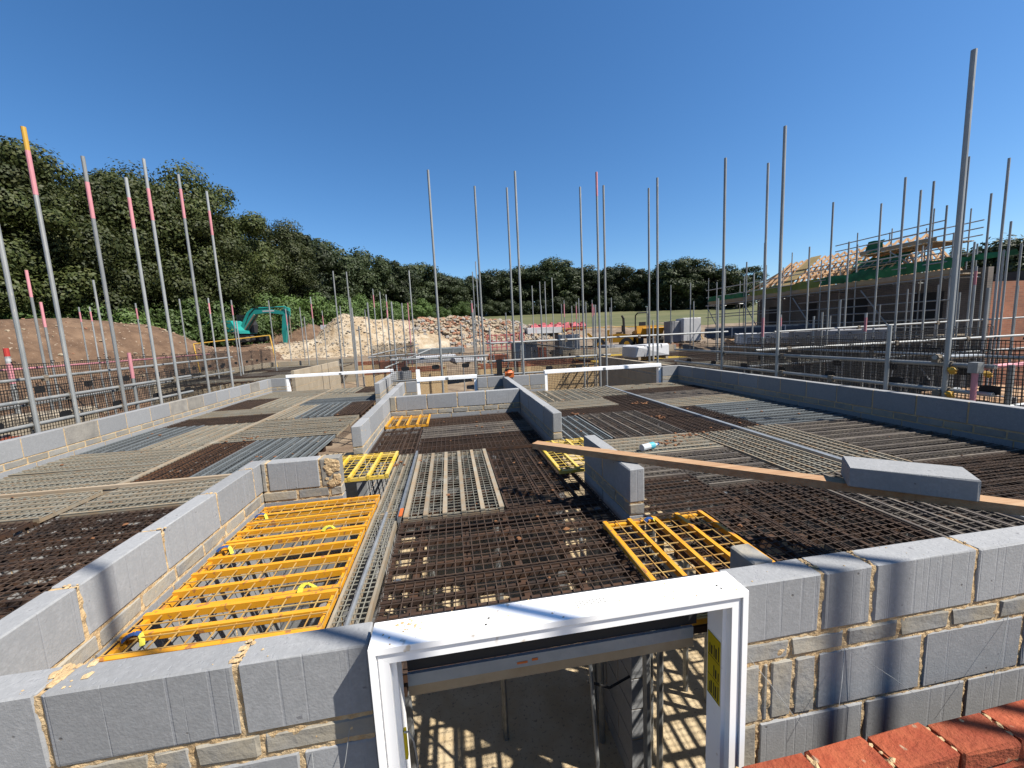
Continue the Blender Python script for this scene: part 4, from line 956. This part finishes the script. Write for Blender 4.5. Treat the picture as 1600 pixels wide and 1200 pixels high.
def ledger(label, a, b, mat='pole_metal', couplers=(), r=0.0242):
    t = thing('scaffold_ledger', label, 'scaffold tube', tuple((Vector(a)+Vector(b))/2), 'scaffold ledgers')
    m_ = MB(); m_.tube(a, b, r, 10); m_.build('tube', mat, t)
    A = Vector(a); B = Vector(b)
    for f in couplers:
        p = A+(B-A)*f; d = (B-A).normalized()
        m_ = MB(); m_.tube(p-d*0.035, p+d*0.035, r+0.012, 8); m_.box(p.x-0.03, p.x+0.03, p.y-0.03, p.y+0.03, p.z-0.055, p.z+0.03); m_.build('coupler', 'mud_steel', t)
    return t
ledger('grey ledger tube carrying the left mesh guards', (-5.19, 4.0, 2.565), (-5.19, 8.9, 2.58), couplers=(0.36, 0.47, 0.64, 0.9))
ledger('lower ledger tube behind the left mesh guards', (-5.19, 4.0, 2.27), (-5.19, 8.9, 2.27), couplers=(0.36, 0.64))
ledger('outer ledger tube of the left scaffold, upper', (-6.4, 5.0, 2.76), (-6.4, 13.0, 2.82), couplers=(0.3, 0.6))
ledger('outer ledger tube of the left scaffold, lower', (-6.4, 5.0, 2.38), (-6.4, 13.0, 2.40))
ledger('pale pink ledger tube far behind the left guards', (-9.0, 8.0, 2.86), (-8.6, 16.0, 2.9), 'pole_pink')
ledger('grey ledger tube carrying the right mesh guards', (5.39, 3.2, 2.555), (5.39, 9.0, 2.55), couplers=(0.065, 0.45, 0.7))
ledger('lower ledger tube behind the right mesh guards', (5.39, 3.2, 2.27), (5.39, 9.0, 2.27), couplers=(0.065, 0.3, 0.45))
ledger('outer ledger tube of the right scaffold', (6.62, 3.0, 2.55), (6.62, 9.0, 2.55), couplers=(0.4,))
ledger('upper cross tube of the plot beyond the right wall', (5.45, 6.47, 2.605), (12.0, 6.40, 2.60), couplers=(0.1, 0.45, 0.7))
ledger('lower cross tube of the plot beyond the right wall', (5.45, 6.63, 2.30), (12.0, 6.70, 2.30), couplers=(0.3,))
ledger('high cross tube far right beyond the guards', (8.0, 8.9, 2.85), (16, 8.8, 2.9), couplers=(0.3, 0.6))
ledger('short bright transom tube beside the thick pole', (5.3, 3.66, 2.63), (6.15, 3.78, 2.60), 'galvanised', couplers=(0.05,))
ledger('short bright transom tube low beside thick pole', (5.3, 3.62, 2.24), (5.75, 3.72, 2.24), 'galvanised', couplers=(0.05,))
ledger('pale pink handrail tube at the right edge', (5.28, 3.30, 2.54), (7.2, 3.28, 2.56), 'pole_pink')
ledger('lower handrail tube at the right edge', (5.35, 3.2, 2.12), (7.2, 3.18, 2.2), 'galvanised')
for i, (x, y, mt) in enumerate(((5.30, 3.30, 'pole_pink'), (5.62, 3.22, 'pole_metal'), (6.15, 3.20, 'pole_metal'))):
    t = thing('guard_post', ('pink', 'grey', 'dark grey')[i]+' guard post under the pink handrail, %s from left' % ORD[i], 'post', (x, y, -0.15), 'posts under the pink handrail')
    m_ = MB(); m_.tube((x, y, -0.15), (x, y, 2.56), 0.0242, 10); m_.build('tube', mt, t)
    if i == 0: m_ = MB(); m_.box(x-0.04, x+0.04, y-0.04, y+0.04, 2.49, 2.60); m_.build('clamp', 'galvanised', t)
for i, (x, y, z) in enumerate(((5.39, 3.575, 2.50), (5.39, 3.575, 2.24), (5.95, 3.62, 2.42))):
    b = MB(); b.lump((0, 0, 0), 0.045, 0.8, seed=i); b.tube((0, 0, -0.03), (0.05, 0, -0.03), 0.02, 8); o = b.build('tube_end_cap', 'pole_yellow'); o.location = (x-0.05, y-0.05, z)
    tag(o, 'yellow plastic clamp cover on the right scaffold, %s from top' % ORD[i], 'clamp cover', 'yellow clamp covers')
ledger('rear ledger tube behind the small window frame', (-1.3, 9.0, 2.665), (0.85, 9.0, 2.655), couplers=(0.1, 0.5))
ledger('rear ledger tube behind the long right frame', (0.8, 9.02, 2.515), (3.75, 9.02, 2.51), couplers=(0.03, 0.28, 0.9))
ledger('lower rear ledger tube behind the rear wall', (-1.3, 9.04, 2.20), (3.75, 9.04, 2.2))
ledger('second rear ledger tube across the middle', (0.9, 10.1, 2.9), (8.0, 10.6, 2.88), couplers=(0.3, 0.6))
ledger('sloping brace tube in the rear left scaffold', (-1.9, 12.0, 2.3), (-0.6, 14.0, 2.75))
ledger('rear left ledger tube along the neighbour wall', (-2.4, 12.3, 2.62), (-1.0, 12.2, 2.66), couplers=(0.2, 0.8))
ledger('rear left return ledger tube running back', (-2.3, 12.3, 2.68), (-1.4, 18.5, 2.85), couplers=(0.2, 0.8))
ledger('rear right return ledger tube running back', (3.4, 10.6, 2.62), (2.9, 17.0, 2.75), couplers=(0.2, 0.8))

# ------------------------------------------------------------------ brick guards (black mesh with an oval plate)
GM = {}
def guard(cx, cy, zc, rz, wid, hgt, label, oval=True, dx=0.0):
    key = (wid, hgt)
    if key not in GM:
        mb = MB(); n = int(wid/0.038)
        for i in range(n+1):
            x = -wid/2+wid*i/n; mb.box(x-0.0028, x+0.0028, -0.002, 0.002, -hgt/2, hgt/2)
        n = int(hgt/0.04)
        for i in range(n+1):
            z = -hgt/2+hgt*i/n; w = 0.006 if i in (0, n) else 0.0028
            mb.box(-wid/2, wid/2, -0.0035, 0.0035, z-w, z+w)
        GM[key] = mb.mesh('grid', 'net_black')
        mb = MB(); k = 18; pts = []
        for i in range(k):
            a = 2*math.pi*i/k; ca, sa = math.cos(a), math.sin(a)
            pts.append((0.085*abs(ca)**0.6*(1 if ca > 0 else -1), 0.05*abs(sa)**0.6*(1 if sa > 0 else -1)))
        mb.prism(pts, -0.010, -0.004); GM['oval'] = mb.mesh('oval_plate', 'black_plastic')
        mb = MB()
        for x in (-0.3, 0.3):
            mb.path([(x, 0, 0), (x, 0.02, 0.05), (x, -0.03, 0.055), (x, -0.035, 0.03)], 0.006)
        GM['hook'] = mb.mesh('hook', 'black_plastic')
    t = thing('brick_guard', label, 'brick guard', (cx, cy, zc), 'black mesh brick guards', rz=rz)
    t.rotation_euler = (random.uniform(-0.05, 0.05), random.uniform(-0.02, 0.02), rz)
    g_ = link('grid', GM[key], t); tag(g_, kind='stuff')
    if oval: link('oval_plate', GM['oval'], t, (dx, 0, 0.04))
    link('hook', GM['hook'], t, (0, 0, hgt/2-0.01))
def guards(lst, rz, where, wid=0.84, hgt=0.9):
    for i, (x, y, z, ov) in enumerate(lst):
        guard(x, y, z, rz, wid, hgt, 'black mesh brick guard %s, %s in its row' % (where, ORD[i]), ov)
guards([(-5.22, 4.5+0.86*i, 2.28, True) for i in range(6)], math.pi/2, 'outside the left wall')
guards([(-6.43, 5.6+0.86*i, 2.55, True) for i in range(9)], math.pi/2, 'on the outer left scaffold')
guards([(5.43, 3.25+0.87*i, 2.27, True) for i in range(7)], -math.pi/2, 'outside the right wall')
guards([(6.66, 3.4+0.87*i, 2.3, True) for i in range(6)], -math.pi/2, 'on the outer right scaffold')
guards([(-1.0, 9.03, 2.42, True), (-0.34, 9.03, 2.42, True), (0.32, 9.03, 2.42, True)], 0.0, 'behind the small window', 0.64, 0.62)
guards([(1.3, 9.05, 2.24, True), (2.25, 9.05, 2.24, True), (2.98, 9.05, 2.24, True)], 0.0, 'behind the long right frame', 0.84, 0.9)
guards([(6.0+0.87*i, 6.5, 2.35, True) for i in range(6)], 0.0, 'across the plot beyond the right wall')
guards([(-2.25+0.14*i, 12.8+0.85*i, 2.5, False) for i in range(6)], math.pi/2-0.15, 'on the rear left return')
guards([(3.35-0.07*i, 11.0+0.85*i, 2.4, i % 2 == 0) for i in range(6)], math.pi/2+0.08, 'on the rear right return')
guards([(-8.3+0.0*i, 13.6+0.87*i, 2.45, True) for i in range(8)], math.pi/2-0.1, 'before the far left plot')
guards([(7.0+0.87*i, 9.2+0.35*i, 2.35, True) for i in range(6)], 0.35, 'round the far right plot')
b = MB(); b.box(1.02, 1.14, 8.98, 9.04, 2.05, 2.55); tag(b.build('black_sheet', 'black_plastic'), 'black plastic sheet hanging at the rear ledger joint', 'sheet')
b = MB(); b.lump((0, 0, 0), 0.09, 0.7, seed=3); b.box(-0.09, 0.09, -0.05, 0.05, -0.09, 0.02); o = b.build('orange_brick_offcut', 'orange_plastic'); o.location = (1.17, 8.1, 2.32); tag(o, 'orange plastic piece on the rear end of hall wall', 'offcut')

# scaffold boards of the lifts
def boards(label, x0, x1, y0, y1, z, along):
    t = thing('scaffold_platform', label, 'platform', ((x0+x1)/2, (y0+y1)/2, z), 'scaffold platforms')
    n = 5; L_ = (y1-y0) if along == 'y' else (x1-x0); w = ((x1-x0) if along == 'y' else (y1-y0))/n
    m_ = MB(); m_.box(-L_/2, L_/2, -w/2+0.004, w/2-0.004, 0, 0.038); me = m_.mesh('board', 'board_buff')
    for i in range(n):
        o = -w*(n-1)/2+w*i
        link('board', me, t, (o, 0, random.uniform(0, 0.01)) if along == 'y' else (0, o, random.uniform(0, 0.01)), (0, 0, math.pi/2 if along == 'y' else 0))
boards('timber scaffold boards outside the right wall', 5.46, 6.58, 2.0, 9.0, 1.72, 'y')
boards('timber scaffold boards of the front lift, below the view', -3.5, 5.2, -0.75, 0.45, 1.42, 'x')
boards('timber scaffold boards outside the left wall', -6.36, -5.25, 3.5, 11.5, 1.5, 'y')
boards('timber scaffold boards behind the rear wall', -1.0, 4.6, 9.06, 10.2, 1.3, 'x')

# ------------------------------------------------------------------ neighbouring plots
block_wall('pale block wall of the far left plot, outer side', 'y', 13.8, 22.0, -9.2, -9.1, mat='block_buff', ind=1, zlow=0.3)
block_wall('sunlit pale block wall seen beyond the left rear frame', 'y', 13.2, 18.3, -4.9, -4.8, mat='block_buff', ind=1, zlow=0.2, ztop=2.3)
block_wall('pale block wall across the far left plot', 'x', -9.09, -4.91, 22.0, 22.1, mat='block_buff', ind=1, zlow=0.8)
block_wall('brownish shaded block wall seen beyond the right rear frame', 'y', 8.4, 13.0, 4.96, 5.06, mat='block_buff', ind=2, zlow=0.0, ztop=2.22)
block_wall('pale block wall along the far right plot', 'x', 5.06, 10.6, 17.6, 17.7, mat='block_buff', ind=1, zlow=0.6)
for i in range(9):
    for j in range(3):
        x0 = -9.05+j*1.38; y0 = 14.0+i*0.87
        panel(x0, x0+1.34, y0, y0+0.83, 'h', random.choice('oottd'), DZ+0.12, 'distant mesh deck panel of the far left plot, row %s, %s from left' % (ORD[i], ORD[j]), nb=4, ws=0.067, group='far left plot deck panels')
for i in range(8):
    for j in range(3):
        x0 = 5.2+j*1.75; y0 = 9.6+i*0.97
        panel(x0, x0+1.7, y0, y0+0.93, 'h', 'l' if (i in (4, 7) and j < 2) else random.choice('otdd'), DZ+0.06, 'distant mesh deck panel of the far right plot, row %s, %s from left' % (ORD[i], ORD[j]), nb=4, ws=0.067, group='far right plot deck panels')
for i in range(2):
    for k2 in range(5):
        x0 = 1.0+k2*2.1; y0 = 19.5+i*3.2
for (x, y, L_, lab) in ((-3.4, 17.0, 3.2, 'low red brick wall footing behind the rear left scaffold'), (1.2, 16.5, 7.5, 'long low red brick wall behind the rear scaffold'), (-8.0, 24.0, 6.0, 'low red brick wall before the chalk heap'), (6.5, 25.0, 9.0, 'low red brick wall footing before the sandy bank')):
    z0 = ground_h(x, y)-0.05; t = thing('brick_wall', lab, 'wall', (x, y, z0)); t['kind'] = 'thing'
    zt_ = max(z0+0.5, 1.95)
    me = chamfer_mesh(0.215, 0.1, 0.065, 'orange_brick', 0.004, 0.001, 1)
    for r_ in range(3):
        n = int(L_/0.225)
        for q in range(n): link('brick', me, t, (q*0.225+(0.11 if r_ % 2 else 0), 0, zt_-0.04-r_*0.075-z0))
    m_ = MB(); m_.box(x-0.1, x+L_, y-0.045, y+0.045, z0, zt_-0.012); m_.build('mortar', 'mortar', t)

# ------------------------------------------------------------------ materials stacked about the site
def pack(label, x, y, w, d_, h, mat, z=None, rz=0.0, strap='grey_wrap', name='wrapped_pack', base=True, cat='pack'):
    z0 = (ground_h(x, y) if z is None else z)
    t = thing(name, label, cat, (x, y, z0), rz=rz)
    if base:
        for sx in (-1, 0, 1):
            m_ = MB(); m_.box(sx*w*0.42-0.05, sx*w*0.42+0.05, -d_/2, d_/2, 0, 0.1); m_.build('pallet_block', 'board_buff', t, off=(0, 0, 0))
    link('body', chamfer_mesh(w, d_, h, mat, 0.03, 0.03, int(abs(x*10)) % 5), t, (0, 0, 0.1+h/2))
    for sx in (-0.25, 0.25):
        m_ = MB(); m_.box(sx*w-0.02, sx*w+0.02, -d_/2-0.006, d_/2+0.006, 0.11, 0.1+h+0.008); m_.build('strap', strap, t, off=(0, 0, 0))
    return t
pack('tall white wrapped pack standing before the field', 16.1, 25.3, 1.3, 1.0, 1.55, 'white_wrap', 1.95)
pack('grey wrapped pack left of the white pack', 15.2, 25.6, 0.8, 1.0, 1.4, 'grey_wrap', 1.95)
pack('long white wrapped stack before the unfinished house', 13.2, 14.2, 3.4, 1.2, 0.42, 'white_wrap', 2.15, R(-35))
pack('second long white wrapped stack before unfinished house', 12.9, 11.8, 2.4, 1.2, 0.45, 'grey_wrap', 2.2, R(-35))
pack('dark wrapped stack behind the white stacks', 15.6, 18.6, 4.6, 1.4, 0.5, 'navy', 2.3, R(-30), strap='white_wrap')
pack('pack of orange bricks by the rear scaffold', 2.3, 19.4, 1.0, 0.7, 0.5, 'orange_brick', 1.55)
pack('second pack of orange bricks left of rear poles', -2.7, 19.6, 1.2, 0.8, 0.55, 'orange_brick', 1.5)
pack('third pack of bricks beside the long red wall', 4.6, 22.0, 1.3, 0.9, 0.6, 'red_brick', 1.6)
pack('white wrapped sheet stack before the rubble heap', -1.4, 22.0, 3.4, 1.6, 0.3, 'white_wrap', 1.75, R(4), strap='pink_bag')
pack('small white wrapped stack behind the small window frame', 0.9, 21.0, 1.6, 1.2, 0.22, 'white_wrap', 1.7, R(10), strap='pink_bag')
pack('grey blue sheet stack at the foot of the rubble', -0.6, 27.0, 3.0, 1.2, 0.35, 'slate_steel', 1.95, R(5))
pack('white stack on top of the sandy bank', 9.4, 40.0, 3.6, 1.4, 0.6, 'white_wrap', 2.9, R(5), strap='pink_bag')
pack('navy generator box behind the rear right scaffold', 7.2, 24.2, 1.3, 1.0, 1.2, 'navy', 1.6)
pack('dark machine box beside the third tall pole', 3.9, 21.0, 1.2, 1.0, 1.0, 'navy', 1.55)
pack('stack of grey blocks before the sandy bank', 9.4, 22.0, 1.6, 1.0, 0.7, 'grey_wrap', 1.4, R(15))
pack('pack of timber with orange ends on the right', 14.3, 16.5, 3.0, 1.0, 0.55, 'timber', 1.7, R(-25))
pack('orange timber stack in front of the long wrapped stack', 16.6, 19.0, 3.6, 1.0, 0.55, 'osb', 1.75, R(-30))
pack('brown stack of boards outside the right wall', 7.8, 4.6, 1.8, 0.8, 0.5, 'timber', 1.35, R(5))
pack('second brown stack of boards at the right edge', 9.6, 4.4, 2.2, 0.8, 0.6, 'orange_brick', 1.35, R(5))
pack('pack of red bricks outside the left wall', -6.9, 6.6, 1.1, 0.8, 0.6, 'red_brick', 1.25, R(12))
pack('pale stack of blocks beyond the left scaffold', -8.2, 9.0, 1.6, 1.0, 0.7, 'block_buff', 1.2, R(12))
pack('pale stack of blocks right of rear scaffold', 6.9, 13.4, 1.4, 0.8, 0.4, 'white_wrap', 2.0, R(12))
for i in range(7):
    x = 8.6+i*0.92; y = 40.2+0.25*i
    t = thing('bulk_bag', 'slumped pinkish red bulk bag on the sandy bank, %s from left' % ORD[i], 'bag', (x, y, 3.15), 'red bulk bags on the bank')
    m_ = MB(); m_.lump((0, 0, 0.4), 0.62, 0.75, seed=60+i); m_.lump((0.1, 0, 0.75), 0.25, 0.8, seed=80+i); m_.build('body', 'pink_bag', t, off=(0, 0, 0))
t = thing('plastic_barrier', 'pink mesh plastic barrier before the rubble heap', 'barrier', (4.2, 30, ground_h(4, 30)))
for k2 in range(9): m_ = MB(); m_.box(-1.4+k2*0.35-0.03, -1.4+k2*0.35+0.03, -0.02, 0.02, 0, 1.2); m_.build('upright', 'pink_bag', t, off=(0, 0, 0))
for zz in (0.2, 0.6, 1.1): m_ = MB(); m_.box(-1.45, 1.45, -0.03, 0.03, zz, zz+0.06); m_.build('rail', 'pink_bag', t, off=(0, 0, 0))
def dumper(label, x, y, z, rz):
    t = thing('site_dumper', label, 'dumper', (x, y, z), rz=rz)
    q = lambda fn, nm, mt, par=t: (lambda b: (fn(b), b.build(nm, mt, par, off=(0, 0, 0)))[1])(MB())
    q(lambda b: b.prism([(-1.5, 0.55), (0.2, 0.55), (0.2, 1.15), (-0.6, 1.2), (-1.5, 1.05)], -0.6, 0.6), 'body', 'machine_yellow')
    q(lambda b: b.prism([(0.3, 0.7), (1.4, 0.7), (1.9, 1.3), (1.75, 1.35), (1.3, 0.95), (0.45, 0.95), (0.35, 1.5), (0.2, 1.5)], -0.75, 0.75), 'skip', 'machine_yellow')
    q(lambda b: b.path([(-0.9, -0.5, 1.1), (-0.85, -0.5, 2.3), (-0.75, -0.35, 2.5), (-0.75, 0.35, 2.5), (-0.85, 0.5, 2.3), (-0.9, 0.5, 1.1)], 0.05, 8), 'roll_bar', 'dark_machine')
    q(lambda b: (b.box(-0.75, -0.3, -0.25, 0.25, 1.2, 1.3), b.box(-0.82, -0.72, -0.25, 0.25, 1.3, 1.8)), 'seat', 'dark_machine')
    for sx in (-1.0, 0.95):
        for sy in (-0.72, 0.72):
            w_ = q(lambda b: b.tube((sx, sy-0.16, 0.45), (sx, sy+0.16, 0.45), 0.45, 16), 'wheel', 'dark_machine')
            q(lambda b: b.tube((sx, sy-0.17, 0.45), (sx, sy+0.17, 0.45), 0.2, 10), 'rim', 'machine_yellow', w_)
dumper('yellow site dumper with black roll bar before field', 14.6, 28.4, 1.75, R(-100))
dumper('second yellow dumper partly hidden left of the first', 12.2, 29.0, 1.55, R(160))

# ------------------------------------------------------------------ unfinished house on the right
hs = thing('unfinished_house', 'half built house with bare timber roof trusses', 'house', (24.0, 18.5, 0.2))
def HP(fn, nm, mt, par=hs):
    b = MB(); fn(b); return b.build(nm, mt, par, off=hs.location)
EZ = 4.75
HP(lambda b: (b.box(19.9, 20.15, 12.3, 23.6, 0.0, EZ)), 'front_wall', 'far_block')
HP(lambda b: (b.box(20.16, 26.0, 12.3, 12.55, 0.0, 4.2)), 'gable_wall', 'far_brick')
HP(lambda b: (b.box(20.16, 24.2, 23.35, 23.6, 0.0, EZ-0.01)), 'gable_wall', 'wall_render')
HP(lambda b: (b.box(23.95, 24.2, 12.56, 23.34, 0.0, EZ-0.02)), 'rear_wall', 'wall_render')
for (y0, y1, z0, z1) in ((13.6, 14.7, 2.9, 4.0), (16.6, 17.6, 2.9, 4.0), (19.3, 20.0, 2.9, 4.0), (21.6, 22.6, 2.9, 4.0)):  # dark plates on the solid wall paint the shade inside window openings
    HP(lambda b: b.box(19.885, 19.899, y0, y1, z0, z1), 'dark_window_plate', 'dark_machine')
n = 20
for i in range(n):
    y = 15.9+i*0.39; apex = 6.75; x0_, x1_, xm = 19.55, 24.5, 22.0
    tr = MB(); up = (0, 1, 0)
    tr.bar((x0_, y, EZ+0.05), (xm, y, apex), 0.10, 0.05, up); tr.bar((x1_, y, EZ+0.05), (xm, y, apex), 0.10, 0.05, up); tr.bar((x0_, y, EZ+0.05), (x1_, y, EZ+0.05), 0.1, 0.049, up)
    for (a, b_) in (((20.9, EZ+0.08), (21.1, 5.95)), ((21.1, 5.95), (22, EZ+0.08)), ((22, EZ+0.08), (22.9, 5.95)), ((23.2, EZ+0.08), (22.9, 5.95))):
        tr.bar((a[0], y, a[1]), (b_[0], y, b_[1]), 0.08, 0.048, up)
    tr.build('roof_truss', 'truss_timber', hs, off=hs.location)
for i in range(7):   # hip end
    x = 19.9+i*0.72
    HP(lambda b: b.bar((x, 25.6, EZ+0.05), (22+(x-22)*0.12, 23.2, 6.68-abs(x-22)*0.1), 0.05, 0.10), 'hip_rafter', 'truss_timber')
HP(lambda b: b.hexa([(19.75, 21.2, 4.98), (19.75, 21.9, 4.98), (22.0, 21.9, 6.80), (22.0, 21.2, 6.80), (19.75, 21.2, 5.03), (19.75, 21.9, 5.03), (22.0, 21.9, 6.86), (22.0, 21.2, 6.86)]), 'sheathing_strip', 'osb')
for zf in (0.3, 0.62): HP(lambda b: b.bar((19.55+2.45*zf, 15.8, EZ+0.14+1.95*zf), (19.55+2.45*zf, 23.2, EZ+0.14+1.95*zf), 0.1, 0.03), 'batten', 'truss_timber')

sf = thing('house_scaffold', 'tube scaffold with boards round the unfinished house', 'scaffold', (19, 18, 0.2))
def SP(fn, nm, mt, par=sf):
    b = MB(); fn(b); return b.build(nm, mt, par, off=sf.location)
for i in range(9):
    y = 12.4+i*1.75
    for x, zt_ in ((19.45, 5.6+0.3*(i % 3)), (18.35, 6.0+0.35*((i*2) % 3))):
        SP(lambda b: b.tube((x, y, 0.0), (x, y, zt_), 0.026, 7), 'standard', 'pole_metal')
for z in (1.3, 2.2, 2.9, 3.6, 4.45, 5.0, 5.5):
    SP(lambda b: b.tube((18.32, 12.2, z), (18.32, 26.6, z), 0.026, 7), 'ledger', 'pole_metal')
for i in range(4): SP(lambda b: b.tube((18.29, 12.6+i*3.6, 0.4), (18.29, 15.6+i*3.6, 4.3), 0.026, 7), 'brace', 'pole_metal')
for q in range(4): SP(lambda b: b.box(18.42+q*0.25, 18.65+q*0.25, 12.2, 26.4, 4.5, 4.54), 'board', 'board_buff')
SP(lambda b: b.box(18.36, 18.40, 12.2, 26.4, 4.545, 4.72), 'toe_board', 'board_buff')
for i in range(9):
    y = 12.4+i*1.75
    for z in (2.25, 4.4): SP(lambda b: b.tube((18.2, y+0.06, z), (19.8, y+0.06, z), 0.026, 7), 'transom', 'galvanised')
for i, (y0, y1, z) in enumerate(((12.6, 17.4, 3.25), (13.4, 18.8, 3.95), (17.0, 22.6, 3.05), (20.0, 26.0, 3.75), (12.6, 20.0, 2.6))): SP(lambda b: b.tube((18.26, y0, z), (18.26, y1, z+0.03), 0.026, 7), 'guard_rail', 'galvanised')
SP(lambda b: b.box(18.42, 19.3, 12.2, 26.0, 2.26, 2.30), 'board', 'board_buff')
# tower at the ridge
for (x, y) in ((20.5, 14.6), (20.5, 16.2), (20.5, 17.8), (22.4, 14.6), (22.4, 16.2), (22.4, 17.8)): SP(lambda b: b.tube((x, y, 4.5), (x, y, 7.1+0.2*((int(y*10)) % 3)), 0.026, 7), 'standard', 'pole_metal')
for z in (5.6, 6.3, 6.6, 6.9):
    for x in (20.5, 22.4): SP(lambda b: b.tube((x-0.05, 14.1, z), (x-0.05, 18.9, z), 0.026, 7), 'ledger', 'pole_metal')
SP(lambda b: b.box(20.5, 22.4, 14.4, 17.6, 6.1, 6.14), 'board', 'board_buff'); SP(lambda b: b.box(20.44, 20.47, 14.4, 17.6, 6.14, 6.32), 'toe_board', 'board_buff')
SP(lambda b: (b.tube((20.45, 14.6, 4.8), (20.45, 16.2, 6.05), 0.026, 7), b.tube((20.45, 16.2, 4.8), (20.45, 14.6, 6.05), 0.026, 7)), 'cross_brace', 'pole_metal')
def netting(label, x, y0, y1, z0, z1, mat, seed, lean=0.0):
    mb = MB(); ny = int((y1-y0)/0.12); nzv = max(2, int((z1-z0)/0.15))
    for j in range(nzv+1):
        for i in range(ny+1):
            y = y0+(y1-y0)*i/ny; f = j/nzv
            sag = 0.10*nz((y, seed, 0), 1.2, 2)
            mb.v.append((x+lean*f+0.12*nz((y, f*1.5, seed), 1.6, 3), y, z0+(z1-z0+sag)*f))
    for j in range(nzv):
        for i in range(ny):
            a = j*(ny+1)+i; mb.f.append((a, a+1, a+ny+2, a+ny+1)); mb.m.append(0)
    n0 = len(mb.v)
    mb.v += [(p[0]+0.012, p[1], p[2]) for p in mb.v[:n0]]
    mb.f += [tuple(n0+q for q in reversed(f)) for f in mb.f[:]]; mb.m += mb.m[:]
    o = mb.build('debris_netting', mat, smooth=True); tag(o, label, 'netting', 'green debris netting')
netting('green debris netting hung along the eaves scaffold', 18.30, 12.0, 17.6, 4.74, 5.1, 'net_green', 1)
netting('yellow green netting sagging below the bare trusses', 18.32, 17.7, 22.4, 4.70, 5.05, 'net_olive', 6)
netting('green netting at the left end of the eaves scaffold', 18.30, 22.6, 26.3, 4.7, 5.0, 'net_green', 2)
netting('tall green netting sheet draped over the roof scaffold', 19.7, 15.6, 18.0, 4.8, 6.0, 'net_green', 3, 1.2)
netting('small green netting piece at the top of roof tower', 20.42, 16.6, 17.4, 6.15, 6.75, 'net_green', 4, 0.2)
netting('pale green thin netting strip right of the roof tower', 18.9, 11.0, 13.0, 4.95, 5.15, 'net_green', 5)
# signboard far left of the chalk heap
t = thing('notice_board', 'small pale notice board at the foot of the wood', 'sign', (-12.4, 43.2, ground_h(-12, 43)))
b = MB(); b.box(-0.35, 0.35, -0.02, 0.02, 2.0, 2.45); b.build('board', 'white_wrap', t, off=(0, 0, 0))
b = MB(); b.box(-0.03, 0.03, 0.02, 0.06, 0, 2.4); b.build('post', 'timber', t, off=(0, 0, 0))


# thin wall-tie wires left sticking out of the front wall
for i, (p, q, r_) in enumerate((((1.32, 1.098, 1.952), (1.45, 1.04, 1.86), (1.52, 1.0, 1.80)), ((1.31, 1.098, 1.952), (1.25, 1.05, 1.87), (1.22, 1.03, 1.80)),
                                ((2.03, 1.098, 1.96), (1.95, 1.06, 1.87), (1.86, 1.03, 1.76)), ((0.93, 1.098, 1.99), (0.99, 1.05, 1.90), (1.05, 1.0, 1.80)),
                                ((-0.36, 1.098, 2.0), (-0.37, 1.06, 1.93), (-0.40, 1.03, 1.84)), ((-0.47, 1.098, 1.94), (-0.46, 1.07, 1.89), (-0.49, 1.05, 1.83)))):
    b = MB(); b.path([p, q, r_], 0.0010, 5); o = b.build('wall_tie', 'pole_metal')
    tag(o, 'thin bent wire tie sticking out of the front wall, %s' % ('below the top course, leaning right', 'below the top course, leaning left', 'near the right edge', 'just right of the door frame', 'just left of the door frame', 'lower down left of door frame')[i], 'wire tie', 'wire ties in the front wall')

rs_ = random.Random(21); used_ = []
cl = []
while len(cl) < 19:
    x = rs_.uniform(6.5, 17); y = rs_.uniform(5.5, 14)
    if y > 0.45*x: cl.append((x, y, rs_.uniform(3.1, 4.3)))
cl.sort(key=lambda q: q[0]/q[1])
for i, (x, y, z) in enumerate(cl):
    pole(x, y, z, 'short scaffold pole among the clutter of the right plots, %s from left' % ORD[i], 'short poles of the right plots', [('pole_pink', 0.1, 0.4)] if i % 5 == 2 else None)
cl = sorted([(rs_.uniform(-3.5, 8), rs_.uniform(12, 19), rs_.uniform(3.3, 4.4)) for i in range(16)], key=lambda q: q[0]/q[1])
for i, (x, y, z) in enumerate(cl):
    pole(x, y, z, 'short scaffold pole among the clutter behind rear wall, %s from left' % ORD[i], 'short poles behind the rear wall', [('pole_pink', 0.1, 0.4)] if i % 4 == 2 else None)
